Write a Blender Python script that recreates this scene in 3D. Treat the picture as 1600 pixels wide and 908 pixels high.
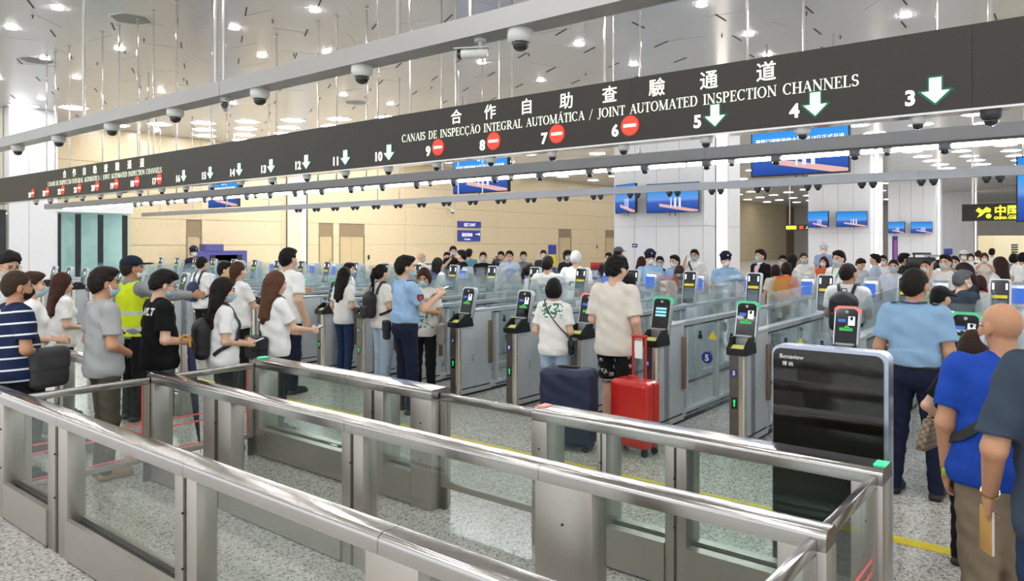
# Automated border-inspection hall: rows of self-service gates, queue barriers, overhead lane sign, many people.
import bpy, bmesh, math, random
import numpy as np
from mathutils import Vector, Matrix
from mathutils.bvhtree import BVHTree

for _o in list(bpy.data.objects):
    bpy.data.objects.remove(_o)
scene = bpy.context.scene
COL = scene.collection
random.seed(7)

# ------------------------------------------------------------------ camera
CAM_H, FOC, HORIZ, YAW = 1.93, 1147.0, 379.0, math.atan2(920.0, 1147.0)
cam_data = bpy.data.cameras.new('camera')
cam = bpy.data.objects.new('camera', cam_data)
COL.objects.link(cam)
cam.location = (0, 0, CAM_H)
cam.rotation_euler = (math.radians(90), 0, YAW)
cam_data.sensor_width = 36.0
cam_data.lens = 36.0 * FOC / 1600.0
cam_data.shift_y = -(454.0 - HORIZ) / 1600.0
cam_data.clip_start = 0.05
cam_data.clip_end = 400
scene.camera = cam

# ------------------------------------------------------------------ world and exposure
world = bpy.data.worlds.new('world')
scene.world = world
world.use_nodes = True
_bg = world.node_tree.nodes['Background']
_bg.inputs[0].default_value = (0.93, 0.965, 1.0, 1)
_bg.inputs[1].default_value = 1.2
scene.view_settings.view_transform = 'Standard'
scene.view_settings.look = 'None'
scene.view_settings.gamma = 1.0
scene.view_settings.exposure = 0.33
scene.view_settings.use_curve_mapping = False
try:
    cy = scene.cycles
    cy.max_bounces = 7
    cy.diffuse_bounces = 3
    cy.glossy_bounces = 3
    cy.transmission_bounces = 4
    cy.transparent_max_bounces = 32
    cy.sample_clamp_indirect = 4.0
    cy.caustics_reflective = False
    cy.caustics_refractive = False
    cy.use_denoising = True
    cy.use_adaptive_sampling = True
    cy.adaptive_threshold = 0.02
except Exception:
    pass

# measured frame of the photograph: X runs along the gate row, Y away through the gates
FW = (-math.sin(YAW), math.cos(YAW))
RT = (math.cos(YAW), math.sin(YAW))
def at_depth(u, d):
    """ground point at viewing depth d in the column u"""
    s = (u - 800.0) / FOC * d
    return (FW[0] * d + RT[0] * s, FW[1] * d + RT[1] * s)
def on_plane(u, Y):
    """X on the plane y = Y in the column u, and its depth"""
    k = (u - 800.0) / FOC
    X = -(RT[1] - k * FW[1]) * Y / (RT[0] - k * FW[0])
    return X, FW[0] * X + FW[1] * Y
def on_wall(u, X):
    k = (u - 800.0) / FOC
    Y = -(RT[0] - k * FW[0]) * X / (RT[1] - k * FW[1])
    return Y, FW[0] * X + FW[1] * Y
def height(v, d):
    return CAM_H - (v - HORIZ) * d / FOC
def ceil_pt(u, v, z):
    d = FOC * (CAM_H - z) / (v - HORIZ)
    return at_depth(u, d)

# ------------------------------------------------------------------ materials
def lin(h):
    h = h.lstrip('#')
    out = []
    for i in (0, 2, 4):
        c = int(h[i:i + 2], 16) / 255.0
        out.append(c / 12.92 if c <= 0.04045 else ((c + 0.055) / 1.055) ** 2.4)
    return (out[0], out[1], out[2], 1.0)
MATS = {}
def mat(name, color='#808080', rough=0.5, metal=0.0, emit=None, strength=0.0, spec=0.5, bump=None, vary=0.0, coat=0.0, sheen=0.0):
    if name in MATS:
        return MATS[name]
    m = bpy.data.materials.new(name)
    m.use_nodes = True
    nt = m.node_tree
    b = nt.nodes['Principled BSDF']
    c = lin(color) if isinstance(color, str) else color
    b.inputs['Base Color'].default_value = c
    b.inputs['Roughness'].default_value = rough
    b.inputs['Metallic'].default_value = metal
    b.inputs['Specular IOR Level'].default_value = spec
    b.inputs['Coat Weight'].default_value = coat
    if sheen:
        b.inputs['Sheen Weight'].default_value = sheen
    if emit:
        b.inputs['Emission Color'].default_value = lin(emit)
        b.inputs['Emission Strength'].default_value = strength
    if vary or bump:
        tc = nt.nodes.new('ShaderNodeTexCoord')
        n = nt.nodes.new('ShaderNodeTexNoise')
        sc = bump[0] if bump else 6.0
        n.inputs['Scale'].default_value = sc
        n.inputs['Detail'].default_value = 3.0
        nt.links.new(tc.outputs['Object'], n.inputs['Vector'])
        if vary:
            mr = nt.nodes.new('ShaderNodeMapRange')
            mr.inputs[1].default_value = 0.3; mr.inputs[2].default_value = 0.7
            mr.inputs[3].default_value = 1.0 - vary; mr.inputs[4].default_value = 1.0 + vary * 0.5
            nt.links.new(n.outputs['Fac'], mr.inputs[0])
            mx = nt.nodes.new('ShaderNodeMix'); mx.data_type = 'RGBA'; mx.blend_type = 'MULTIPLY'
            mx.inputs['Factor'].default_value = 1.0
            mx.inputs[6].default_value = c
            nt.links.new(mr.outputs[0], mx.inputs[7])
            nt.links.new(mx.outputs[2], b.inputs['Base Color'])
        if bump:
            bp = nt.nodes.new('ShaderNodeBump')
            bp.inputs['Strength'].default_value = bump[1]
            bp.inputs['Distance'].default_value = 0.01
            nt.links.new(n.outputs['Fac'], bp.inputs['Height'])
            nt.links.new(bp.outputs[0], b.inputs['Normal'])
    MATS[name] = m
    return m

def steel(name, color, rough=0.3, stretch=(1, 1, 60), amount=0.12, metal=0.8):
    """brushed stainless steel: fine streaks in tone and gloss"""
    if name in MATS:
        return MATS[name]
    m = mat(name, color, rough, metal)
    nt = m.node_tree; b = nt.nodes['Principled BSDF']
    tc = nt.nodes.new('ShaderNodeTexCoord')
    mp = nt.nodes.new('ShaderNodeMapping'); mp.inputs['Scale'].default_value = stretch
    n = nt.nodes.new('ShaderNodeTexNoise'); n.inputs['Scale'].default_value = 8.0; n.inputs['Detail'].default_value = 4
    nt.links.new(tc.outputs['Object'], mp.inputs[0]); nt.links.new(mp.outputs[0], n.inputs['Vector'])
    mr = nt.nodes.new('ShaderNodeMapRange'); mr.inputs[3].default_value = rough * 0.75; mr.inputs[4].default_value = rough * 1.35
    nt.links.new(n.outputs['Fac'], mr.inputs[0]); nt.links.new(mr.outputs[0], b.inputs['Roughness'])
    n2 = nt.nodes.new('ShaderNodeTexNoise'); n2.inputs['Scale'].default_value = 2.2
    nt.links.new(tc.outputs['Object'], n2.inputs['Vector'])
    mr2 = nt.nodes.new('ShaderNodeMapRange'); mr2.inputs[3].default_value = 1 - amount; mr2.inputs[4].default_value = 1 + amount
    nt.links.new(n2.outputs['Fac'], mr2.inputs[0])
    mx = nt.nodes.new('ShaderNodeMix'); mx.data_type = 'RGBA'; mx.blend_type = 'MULTIPLY'; mx.inputs['Factor'].default_value = 1
    mx.inputs[6].default_value = lin(color)
    nt.links.new(mr2.outputs[0], mx.inputs[7]); nt.links.new(mx.outputs[2], b.inputs['Base Color'])
    return m

def glass(name, tint=(0.90, 0.96, 0.94), refl=0.10, rough=0.02, haze=0.0, hazecol='#d8e4e4'):
    """thin architectural glass: tinted see-through sheet with fresnel reflections and a little surface haze"""
    if name in MATS:
        return MATS[name]
    m = bpy.data.materials.new(name); m.use_nodes = True
    nt = m.node_tree; nt.nodes.clear()
    out = nt.nodes.new('ShaderNodeOutputMaterial')
    tr = nt.nodes.new('ShaderNodeBsdfTransparent'); tr.inputs[0].default_value = (*tint, 1)
    gl = nt.nodes.new('ShaderNodeBsdfGlossy'); gl.inputs['Roughness'].default_value = rough
    gl.inputs[0].default_value = (0.95, 1, 1, 1)
    lw = nt.nodes.new('ShaderNodeLayerWeight'); lw.inputs[0].default_value = 0.35
    mr = nt.nodes.new('ShaderNodeMapRange'); mr.inputs[3].default_value = refl * 0.5; mr.inputs[4].default_value = min(0.9, refl * 4)
    nt.links.new(lw.outputs['Fresnel'], mr.inputs[0])
    mix = nt.nodes.new('ShaderNodeMixShader')
    nt.links.new(mr.outputs[0], mix.inputs[0]); nt.links.new(tr.outputs[0], mix.inputs[1]); nt.links.new(gl.outputs[0], mix.inputs[2])
    last = mix
    if haze:
        df = nt.nodes.new('ShaderNodeBsdfDiffuse'); df.inputs[0].default_value = lin(hazecol)
        mix2 = nt.nodes.new('ShaderNodeMixShader'); mix2.inputs[0].default_value = haze
        nt.links.new(mix.outputs[0], mix2.inputs[1]); nt.links.new(df.outputs[0], mix2.inputs[2])
        last = mix2
    nt.links.new(last.outputs[0], out.inputs[0])
    MATS[name] = m
    return m

# ------------------------------------------------------------------ mesh helpers
class MB:
    """collects simple solids into one mesh"""
    def __init__(s):
        s.v = []; s.f = []
    def add(s, vs, fs):
        o = len(s.v); s.v += [tuple(p) for p in vs]; s.f += [tuple(i + o for i in q) for q in fs]
        return s
    def box(s, x0, x1, y0, y1, z0, z1):
        return s.add([(x0, y0, z0), (x1, y0, z0), (x1, y1, z0), (x0, y1, z0), (x0, y0, z1), (x1, y0, z1), (x1, y1, z1), (x0, y1, z1)],
                     [(0, 3, 2, 1), (4, 5, 6, 7), (0, 1, 5, 4), (1, 2, 6, 5), (2, 3, 7, 6), (3, 0, 4, 7)])
    def prism(s, poly, a, b, axis='z'):
        """extrude a 2D polygon along an axis: z:(x,y) x:(y,z) y:(x,z)"""
        n = len(poly)
        def P(p, t):
            return {'z': (p[0], p[1], t), 'x': (t, p[0], p[1]), 'y': (p[0], t, p[1])}[axis]
        vs = [P(p, a) for p in poly] + [P(p, b) for p in poly]
        fs = [tuple(range(n - 1, -1, -1)), tuple(range(n, 2 * n))]
        fs += [(i, (i + 1) % n, n + (i + 1) % n, n + i) for i in range(n)]
        return s.add(vs, fs)
    def cyl(s, c, r, h, n=16, axis='z', r2=None):
        r2 = r if r2 is None else r2
        vs = []
        for k, (t, rr) in enumerate(((0, r), (h, r2))):
            for i in range(n):
                a = 2 * math.pi * i / n
                p = (rr * math.cos(a), rr * math.sin(a))
                q = {'z': (p[0], p[1], t), 'x': (t, p[0], p[1]), 'y': (p[0], t, p[1])}[axis]
                vs.append((c[0] + q[0], c[1] + q[1], c[2] + q[2]))
        fs = [tuple(range(n - 1, -1, -1)), tuple(range(n, 2 * n))] + [(i, (i + 1) % n, n + (i + 1) % n, n + i) for i in range(n)]
        return s.add(vs, fs)
    def lathe(s, prof, c=(0, 0, 0), n=20):
        """profile of (r, z) points turned about z"""
        vs = []; fs = []
        for (r, z) in prof:
            for i in range(n):
                a = 2 * math.pi * i / n
                vs.append((c[0] + r * math.cos(a), c[1] + r * math.sin(a), c[2] + z))
        for k in range(len(prof) - 1):
            for i in range(n):
                j = (i + 1) % n
                fs.append((k * n + i, k * n + j, (k + 1) * n + j, (k + 1) * n + i))
        fs.append(tuple(range(n - 1, -1, -1)))
        fs.append(tuple((len(prof) - 1) * n + i for i in range(n)))
        return s.add(vs, fs)
    def tube(s, pts, r, n=8, closed=False):
        pts = [Vector(p) for p in pts]
        vs = []; fs = []; m = len(pts)
        up = Vector((0, 0, 1))
        for i, p in enumerate(pts):
            t = (pts[min(i + 1, m - 1)] - pts[max(i - 1, 0)])
            if t.length < 1e-9: t = Vector((0, 0, 1))
            t.normalize()
            a = t.cross(up)
            if a.length < 1e-3: a = t.cross(Vector((1, 0, 0)))
            a.normalize(); b = t.cross(a)
            rr = r[i] if isinstance(r, (list, tuple)) else r
            for k in range(n):
                w = 2 * math.pi * k / n
                vs.append(p + a * (rr * math.cos(w)) + b * (rr * math.sin(w)))
        for i in range(m - 1):
            for k in range(n):
                j = (k + 1) % n
                fs.append((i * n + k, i * n + j, (i + 1) * n + j, (i + 1) * n + k))
        fs.append(tuple(range(n - 1, -1, -1))); fs.append(tuple((m - 1) * n + k for k in range(n)))
        return s.add(vs, fs)
    def mesh(s, name, m, smooth=False, bevel=0.0, seg=2):
        me = bpy.data.meshes.new(name)
        me.from_pydata(s.v, [], s.f)
        bm = bmesh.new(); bm.from_mesh(me)
        bmesh.ops.recalc_face_normals(bm, faces=bm.faces[:])
        if bevel:
            bmesh.ops.bevel(bm, geom=bm.edges[:] + bm.verts[:], offset=bevel, segments=seg, affect='EDGES', profile=0.5, clamp_overlap=True)
        bm.to_mesh(me); bm.free()
        if m: me.materials.append(m)
        if smooth or bevel:
            for p in me.polygons: p.use_smooth = True
            if bevel or smooth == 'auto':
                me.set_sharp_from_angle(angle=math.radians(35))
        return me
    def obj(s, name, m, parent=None, smooth=False, bevel=0.0, seg=2):
        return link(name, s.mesh(name, m, smooth, bevel, seg), parent)

def link(name, data, parent=None, loc=None, rot=None):
    o = bpy.data.objects.new(name, data)
    COL.objects.link(o)
    if parent is not None: o.parent = parent
    if loc is not None: o.location = loc
    if rot is not None: o.rotation_euler = rot
    return o
def tag(o, label=None, cat=None, group=None, kind=None):
    if label: o['label'] = label
    if cat: o['category'] = cat
    if group: o['group'] = group
    if kind: o['kind'] = kind
    return o
def thing(name, label, cat, loc=(0, 0, 0), rotz=0.0, group=None):
    o = link(name, None, None, loc, (0, 0, rotz))
    o.empty_display_size = 0.1
    return tag(o, label, cat, group)
def copy_tree(o, parent=None):
    c = o.copy(); COL.objects.link(c)
    c.parent = parent
    for ch in list(o.children):
        copy_tree(ch, c)
    return c
def structure(o):
    o['kind'] = 'structure'
    return o

_TXT = {}
def text_mesh(s, size, m, align='LEFT', depth=0.004, spacing=1.0, name='lettering', offset=0.0):
    """flat lettering as a mesh in the local XZ plane, reading along +X, face towards -Y"""
    cu = bpy.data.curves.new('t', 'FONT')
    cu.body = s; cu.size = size; cu.align_x = align; cu.align_y = 'BOTTOM_BASELINE'
    cu.space_character = spacing; cu.extrude = depth / 2; cu.offset = offset
    cu.resolution_u = 3
    ob = bpy.data.objects.new('t', cu)
    me = bpy.data.meshes.new_from_object(ob)
    me.name = name
    bpy.data.objects.remove(ob); bpy.data.curves.remove(cu)
    for v in me.vertices:
        v.co = Vector((v.co.x, -v.co.z, v.co.y))
    me.materials.clear(); me.materials.append(m)
    return me
def text_obj(s, size, m, parent, loc, rot=(0, 0, 0), align='LEFT', name='lettering', depth=0.004, spacing=1.0, offset=0.0):
    o = link(name, text_mesh(s, size, m, align, depth, spacing, name, offset), parent, loc, rot)
    o['kind'] = 'stuff'
    return o

_ONES = ['zero', 'one', 'two', 'three', 'four', 'five', 'six', 'seven', 'eight', 'nine', 'ten', 'eleven', 'twelve', 'thirteen', 'fourteen', 'fifteen', 'sixteen', 'seventeen', 'eighteen', 'nineteen']
def num(n):
    return _ONES[n] if n < 20 else 'twenty' + ('-' + _ONES[n - 20] if n > 20 else '')
# ------------------------------------------------------------------ the hall
M_floor = mat('granite_floor', '#c9c9c6', 0.2, spec=0.35)
def _granite():
    nt = M_floor.node_tree; b = nt.nodes['Principled BSDF']
    tc = nt.nodes.new('ShaderNodeTexCoord')
    v = nt.nodes.new('ShaderNodeTexVoronoi'); v.inputs['Scale'].default_value = 78.0
    nt.links.new(tc.outputs['Object'], v.inputs['Vector'])
    sx = nt.nodes.new('ShaderNodeSeparateColor'); nt.links.new(v.outputs['Color'], sx.inputs[0])
    r = nt.nodes.new('ShaderNodeValToRGB'); r.color_ramp.interpolation = 'LINEAR'
    e = r.color_ramp.elements
    e[0].position = 0.0; e[0].color = lin('#74716a')
    e[1].position = 0.16; e[1].color = lin('#a19e96')
    for p_, c_ in ((0.3, '#bfbbb0'), (0.62, '#d0cdc4'), (1.0, '#e6e4e0')):
        q_ = e.new(p_); q_.color = lin(c_)
    nt.links.new(sx.outputs[0], r.inputs[0])
    n = nt.nodes.new('ShaderNodeTexNoise'); n.inputs['Scale'].default_value = 1.3
    nt.links.new(tc.outputs['Object'], n.inputs['Vector'])
    mr = nt.nodes.new('ShaderNodeMapRange'); mr.inputs[3].default_value = 0.80; mr.inputs[4].default_value = 0.92
    nt.links.new(n.outputs['Fac'], mr.inputs[0])
    mx = nt.nodes.new('ShaderNodeMix'); mx.data_type = 'RGBA'; mx.blend_type = 'MULTIPLY'; mx.inputs['Factor'].default_value = 1
    nt.links.new(r.outputs[0], mx.inputs[6]); nt.links.new(mr.outputs[0], mx.inputs[7])
    nt.links.new(mx.outputs[2], b.inputs['Base Color'])
_granite()
CEIL = 6.4
XW = -30.5
M_ceil = mat('ceiling_panel_white', '#cfcfcf', 0.2, spec=0.55, vary=0.04, bump=(0.5, 0.05))
M_slot = mat('slot_black', '#1d1c1b', 0.6)
M_white = mat('cladding_white', '#e9e9ec', 0.32, spec=0.5)
M_beige = mat('wall_panel_beige', '#d8c4a0', 0.22, spec=0.5, vary=0.05)
M_beige_dark = mat('wall_joint_brown', '#8d7a60', 0.6)
M_door = mat('door_leaf_tan', '#c4af88', 0.35)
M_frame = mat('door_frame_tan', '#8f7d5d', 0.4)
M_dark = mat('black_trim', '#18181a', 0.45)
M_led = mat('light_panel', '#ffffff', 0.4, emit='#fcfdff', strength=16.0)
M_down = mat('downlight_lens', '#ffffff', 0.4, emit='#fffdf9', strength=230.0)
M_strip = mat('warm_light_strip', '#ffffff', 0.4, emit='#fff0e0', strength=2.4)
M_chrome = steel('polished_steel', '#d8d5d0', 0.12, (1, 1, 3), 0.05)

structure(MB().box(-33, 16, -9, 100, -0.25, 0).obj('floor', M_floor))
# raised yellow waiting line on the floor
M_yellow = mat('yellow_line', '#e3cf2c', 0.5, vary=0.12)
structure(MB().box(-19, 4, 5.22, 5.34, 0.0, 0.004).obj('trim_1', M_yellow))

ceiling = structure(MB().box(XW, 16, -9, 96, CEIL, CEIL + 0.3).obj('ceiling', M_ceil))
# short dark slots between the hexagonal ceiling panels
_slot = MB().box(-0.012, 0.012, -0.26, 0.26, -0.012, 0.002).mesh('slot', M_slot)
_n = 0
_ca, _sa = math.cos(math.radians(151)), math.sin(math.radians(151))
for i in range(-24, 12):
    for j in range(-14, 26):
        a_, b_ = i * 2.1 + (1.05 if j % 2 else 0), j * 1.25
        cx, cy = a_ * _ca - b_ * _sa - 8, a_ * _sa + b_ * _ca + 8
        d = FW[0] * cx + FW[1] * cy
        s = RT[0] * cx + RT[1] * cy
        if d < 4.5 or d > 30 or cx < XW + 0.6 or cx > 3 or abs(s) > d * 0.74 or FOC * (CEIL - CAM_H) / d > 395:
            continue
        if _n < 298:
            link('slot', _slot, ceiling, (cx, cy, CEIL), (0, 0, math.radians(61 if cx < -7.5 else 1))); _n += 1
# faint panel seams
M_seam = mat('panel_seam_grey', '#a9a8a4', 0.5)
_sm = MB().box(-0.42, 0.42, -0.004, 0.004, -0.004, 0.002).mesh('panel_seam', M_seam)
_k = 0
for i in range(-22, 8, 2):
    for j in range(1, 14):
        cx, cy = i * 0.95 + (0.5 if j % 2 else 0), j * 1.15
        d = FW[0] * cx + FW[1] * cy
        if d < 4 or d > 22 or cx < XW + 1: continue
        link('panel_seam', _sm, ceiling, (cx, cy, CEIL), (0, 0, math.radians((0, 60, -60)[(i // 2 + j) % 3] + 10))); _k += 1

# downlights: measured ones first, then the same grid carried on over the hall
def downlight_proto():
    t = thing('downlight', 'round recessed downlight in the white panelled ceiling', 'downlight', group='round ceiling downlights')
    MB().lathe([(0.125, 0.0), (0.125, -0.006), (0.11, -0.012)], n=24).obj('rim', M_white, t)
    MB().cyl((0, 0, -0.019), 0.098, 0.006, 24).obj('lens', M_down, t)
    return t
_dl = downlight_proto()
_dl_pts = []
for (u, v) in [(90, 12), (18, 43), (120, 121), (187, 76), (252, 143), (65, 154), (366, 43), (492, 15), (511, 81), (409, 87), (905, 69), (753, 97),
               (845, 125), (990, 100), (1096, 7), (1169, 53), (1415, 24), (364, 161), (537, 148), (610, 162), (244, 204)]:
    _dl_pts.append(ceil_pt(u, v, CEIL))
for gx in (-27.0, -23.6, -20.2, -16.8, -13.4, -10.0, -6.6, -3.2, 0.2, 3.6):
    for gy in (-1.6, 1.2, 4.0, 6.8, 17.4, 20.2, 23.2):
        p = (gx + 0.3 * (gy % 2), gy)
        if min((p[0] - q[0]) ** 2 + (p[1] - q[1]) ** 2 for q in _dl_pts) > 3.4 and not (p[1] > 12 and p[0] < -9):
            _dl_pts.append(p)
_seen_l = {}
def lane_word(x):
    n = int(round(3 - (x + 1.014) / 0.9075))
    return num(n) if 3 <= n <= 24 else ('three, far right' if n < 3 else 'twenty-four, far left')
_ordw = ['nearest', 'second', 'third', 'fourth', 'fifth', 'sixth', 'seventh', 'eighth', 'ninth', 'tenth', 'eleventh', 'twelfth', 'thirteenth', 'fourteenth', 'fifteenth', 'sixteenth', 'seventeenth', 'eighteenth', 'nineteenth', 'twentieth']
for i, p in enumerate(sorted(_dl_pts, key=lambda q: q[1])):
    o = _dl if i == 0 else copy_tree(_dl)
    o.location = (p[0], p[1], CEIL)
    w_ = lane_word(p[0]); k_ = _seen_l.get(w_, 0); _seen_l[w_] = k_ + 1
    o['label'] = '%s round ceiling downlight in line with lane %s' % (_ordw[k_], w_)

# hexagonal light panels deeper in the hall and over the queue behind the camera
def hex_poly(r, sx=1.0):
    return [(r * sx * math.cos(math.pi / 3 * k), r * math.sin(math.pi / 3 * k)) for k in range(6)]
def hex_proto():
    t = thing('hexagonal_light', 'glowing white hexagonal light panel set flush in the ceiling', 'ceiling light', group='hexagonal ceiling light panels')
    MB().prism(hex_poly(0.47), -0.012, 0.0).obj('frame', M_white, t)
    MB().prism(hex_poly(0.43), -0.018, -0.013).obj('diffuser', M_led, t)
    return t
_hx = hex_proto()
_hex_pts = []
for i in range(8):
    for j in range(9):
        x_, y_ = -29.2 + i * 1.55, 12.4 + j * 1.75 + (0.87 if i % 2 else 0)
        if y_ > 12.9 + (x_ + 27.3) * 0.47:
            _hex_pts.append((x_, y_, 'row %s column %s over the far left hall' % (num(j + 1), num(i + 1))))
for i in range(8):
    for j in range(11):
        _hex_pts.append((-7.2 + i * 1.9, 30 + j * 2.6 + (1.3 if i % 2 else 0), 'row %s column %s beyond the white columns' % (num(j + 1), num(i + 1))))
for i in range(6):  # unseen mid-hall panels, added to brighten the beige wall and far columns
    for j in range(7):
        _hex_pts.append((-28.4 + i * 2.9, 29.5 + j * 3.8 + (1.9 if i % 2 else 0), 'row %s column %s added to brighten the middle hall' % (num(j + 1), num(i + 1))))
for i in range(8):
    for j in range(5):
        _hex_pts.append((-28.6 + i * 2.3, 58 + j * 5.6 + (2.8 if i % 2 else 0), 'row %s column %s at the far end' % (num(j + 1), num(i + 1))))
for i in range(6):
    for j in range(2):
        _hex_pts.append((-8 + i * 2.6, -5.6 + j * 2.3 + (1.1 if i % 2 else 0), 'row %s column %s over the queue' % (num(j + 1), num(i + 1))))
for (u, v, w_) in ((37, 165, 'the one over the clad column at the left edge'), (115, 168, 'the one just right of the clad column')):
    _hex_pts.append((*ceil_pt(u, v, CEIL), w_))
_hex_pts = [p for p in _hex_pts if min((p[0] - q[0]) ** 2 + (p[1] - q[1]) ** 2 for q in _dl_pts) > 0.4]
_hex_pts = [p for k, p in enumerate(_hex_pts) if all((p[0] - q[0]) ** 2 + (p[1] - q[1]) ** 2 > 0.9 for q in _hex_pts[k + 1:])]
for i, p in enumerate(_hex_pts):
    o = _hx if i == 0 else copy_tree(_hx)
    o.location = (p[0], p[1], CEIL)
    o['label'] = 'glowing hexagonal ceiling light, ' + p[2]

# hexagonal loudspeaker grilles and sprinklers
M_grille = mat('grille_grey', '#8f8f8d', 0.6)
for (u, v, lab) in ((58, 94, 'grey hexagonal speaker grille in the ceiling above the clad column'), (205, 29, 'larger grey hexagonal speaker grille near the top edge of the ceiling'), (557, 160, 'small grey oval speaker grille above the channel sign')):
    p = ceil_pt(u, v, CEIL)
    t = thing('speaker_grille', lab, 'speaker', (p[0], p[1], CEIL), 0.3)
    MB().prism(hex_poly(0.42), -0.012, 0.0).obj('frame', M_white, t)
    MB().prism(hex_poly(0.38), -0.018, -0.013).obj('mesh_face', M_grille, t)
M_spr = mat('sprinkler_grey', '#6b6a69', 0.4, metal=0.6)
_spr_me = MB().lathe([(0.03, 0.0), (0.03, -0.006), (0.012, -0.01), (0.012, -0.05), (0.022, -0.052), (0.022, -0.058)], n=10).mesh('sprinkler', M_spr)
for (u, v) in ((51, 24), (225, 61), (152, 98), (91, 138), (426, 32), (287, 123), (459, 84), (689, 105), (826, 84), (915, 115), (1260, 20), (1313, 57), (579, 139), (674, 136), (1128, 55)):
    p = ceil_pt(u, v, CEIL)
    w_ = lane_word(p[0]); k_ = _seen_l.get('s' + w_, 0); _seen_l['s' + w_] = k_ + 1
    tag(link('sprinkler_head', _spr_me, None, (p[0], p[1], CEIL)), 'tiny grey ceiling sprinkler head in line with lane %s, %s one' % (w_, _ordw[k_]), 'sprinkler', 'ceiling sprinkler heads')

# beige panelled wall on the far side
wall = structure(MB().box(XW - 0.3, XW, 4.0, 96, 0, CEIL).obj('wall_left', M_beige_dark))
_pl = 4.0
_zs = [(0.0, 0.72), (0.72, 1.82), (1.82, 2.91), (2.91, 3.95), (3.95, 5.07), (5.07, CEIL)]
_panels = {}
_doors = []
for (u0, u1, top, kind) in ((290, 315, 2.3, 'single'), (497, 520, 2.35, 'single'), (529, 569, 2.35, 'double'), (872, 892, 2.4, 'single'), (945, 962, 2.4, 'single')):
    _doors.append((on_wall(u0, XW)[0], on_wall(u1, XW)[0], top, kind))
_y = 8.4
_pi = 0
while _y < 92:
    for (z0, z1) in _zs:
        y0, y1 = _y + 0.006, _y + _pl - 0.006
        segs = [(y0, y1)]
        for (da, db, top, kd) in _doors:
            if z0 < top - 0.05:
                new = []
                for (a, b) in segs:
                    if db <= a or da >= b: new.append((a, b))
                    else:
                        if da > a: new.append((a, da))
                        if db < b: new.append((db, b))
                segs = new
        for (a, b) in segs:
            if b - a < 0.05: continue
            key = (round(b - a, 3), round(z1 - z0, 3))
            if key not in _panels:
                _panels[key] = MB().box(-0.02, 0.02, 0, b - a, 0, z1 - z0 - 0.014).mesh('wall_panel', M_beige)
            link('wall_panel', _panels[key], wall, (XW + 0.02, a, z0 + 0.007))
    _y += _pl
for i, (a, b, top, kd) in enumerate(_doors):
    t = link('door_%d' % (i + 1), None, None, (XW, a, 0)); structure(t)
    w = b - a
    MB().box(0.0, 0.055, 0, 0.07, 0, top).box(0.0, 0.055, w - 0.07, w, 0, top).box(0.0, 0.055, 0.07, w - 0.07, top - 0.09, top).obj('door_frame', M_frame, t)
    if kd == 'double':
        for k in range(2):
            MB().box(0.0, 0.02, 0.07 + k * (w - 0.14) / 2 + 0.005, 0.07 + (k + 1) * (w - 0.14) / 2 - 0.005, 0, top - 0.09).obj('door_leaf', M_door, t)
    else:
        lf = MB().box(0.0, 0.02, 0.07, w - 0.07, 0, top - 0.09).obj('door_leaf', M_door, t)
        MB().box(0.02, 0.07, w - 0.2, w - 0.16, 0.95, 1.1).obj('door_handle', M_chrome, lf)
# steel-edged pilaster on the beige wall
ya, yb = on_wall(445, XW)[0], on_wall(478, XW)[0]
pil = structure(MB().box(XW - 0.02, XW + 0.12, ya, yb, 0, CEIL).obj('trim_2', mat('pilaster_cream', '#dccdb2', 0.3)))
MB().box(XW + 0.12, XW + 0.135, ya, ya + 0.05, 0, CEIL).obj('edge_strip', M_dark, pil)
MB().box(XW + 0.12, XW + 0.135, yb - 0.06, yb, 0, CEIL).obj('edge_strip', M_dark, pil)
MB().box(XW + 0.12, XW + 0.14, yb - 0.34, yb - 0.08, 0, CEIL).obj('pale_strip', mat('pilaster_white', '#dfe1e6', 0.25), pil)
# far end of the hall
structure(MB().box(XW, 16, 95.5, 96, 0, CEIL).obj('wall_back', mat('far_wall_pale', '#e6e2da', 0.5)))

# clad column and lit glass booth at the far end of the gate row
XB = -27.8
tcol = structure(link('wall_column_booth', None, None, (0, 0, 0)))
MB().box(XW, XB, 8.42, 9.86, 0, CEIL).obj('column_cladding', M_white, tcol, bevel=0.02)
MB().box(XB - 0.004, XB + 0.004, 8.98, 8.995, 0, CEIL).obj('cladding_joint', mat('joint_grey', '#a8a6a4', 0.5), tcol)
M_teal = mat('booth_wall_pale_teal', '#cfeae6', 0.35, vary=0.05)
MB().box(XW, XB - 0.5, 9.86, 12.35, 0, 3.1).obj('booth_back_wall', M_teal, tcol)
MB().box(XW, XB + 0.05, 9.8, 12.35, 2.98, 3.3).obj('booth_header', M_white, tcol)
M_tealglass = glass('booth_glass', (0.92, 0.985, 0.975), 0.05, 0.03, haze=0.06, hazecol='#d4f2ee')
MB().box(XB - 0.012, XB, 9.9, 12.3, 0.1, 2.98).obj('booth_pane', M_tealglass, tcol)
for u in (93, 122, 157, 195):
    yy = on_wall(u, XB)[0]
    w = 0.08 if u == 93 else 0.17
    MB().box(XB - 0.03, XB + 0.03, yy - w / 2, yy + w / 2, 0.0, 2.92).obj('mullion', M_dark, tcol)
MB().box(XW, XB - 0.5, -2, 8.4, 0, CEIL).obj('side_wall', mat('side_wall_cream', '#d8d4c4', 0.4), tcol)
MB().box(XB - 0.1, XB - 0.085, 5.5, 8.42, 0.1, 3.0).obj('side_pane', glass('side_glass_green', (0.85, 0.94, 0.87), 0.06, 0.03, haze=0.12, hazecol='#aebfa6'), tcol)
MB().box(XB - 0.12, XB - 0.05, 8.12, 8.35, 0, 3.0).obj('mullion', M_dark, tcol)

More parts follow.
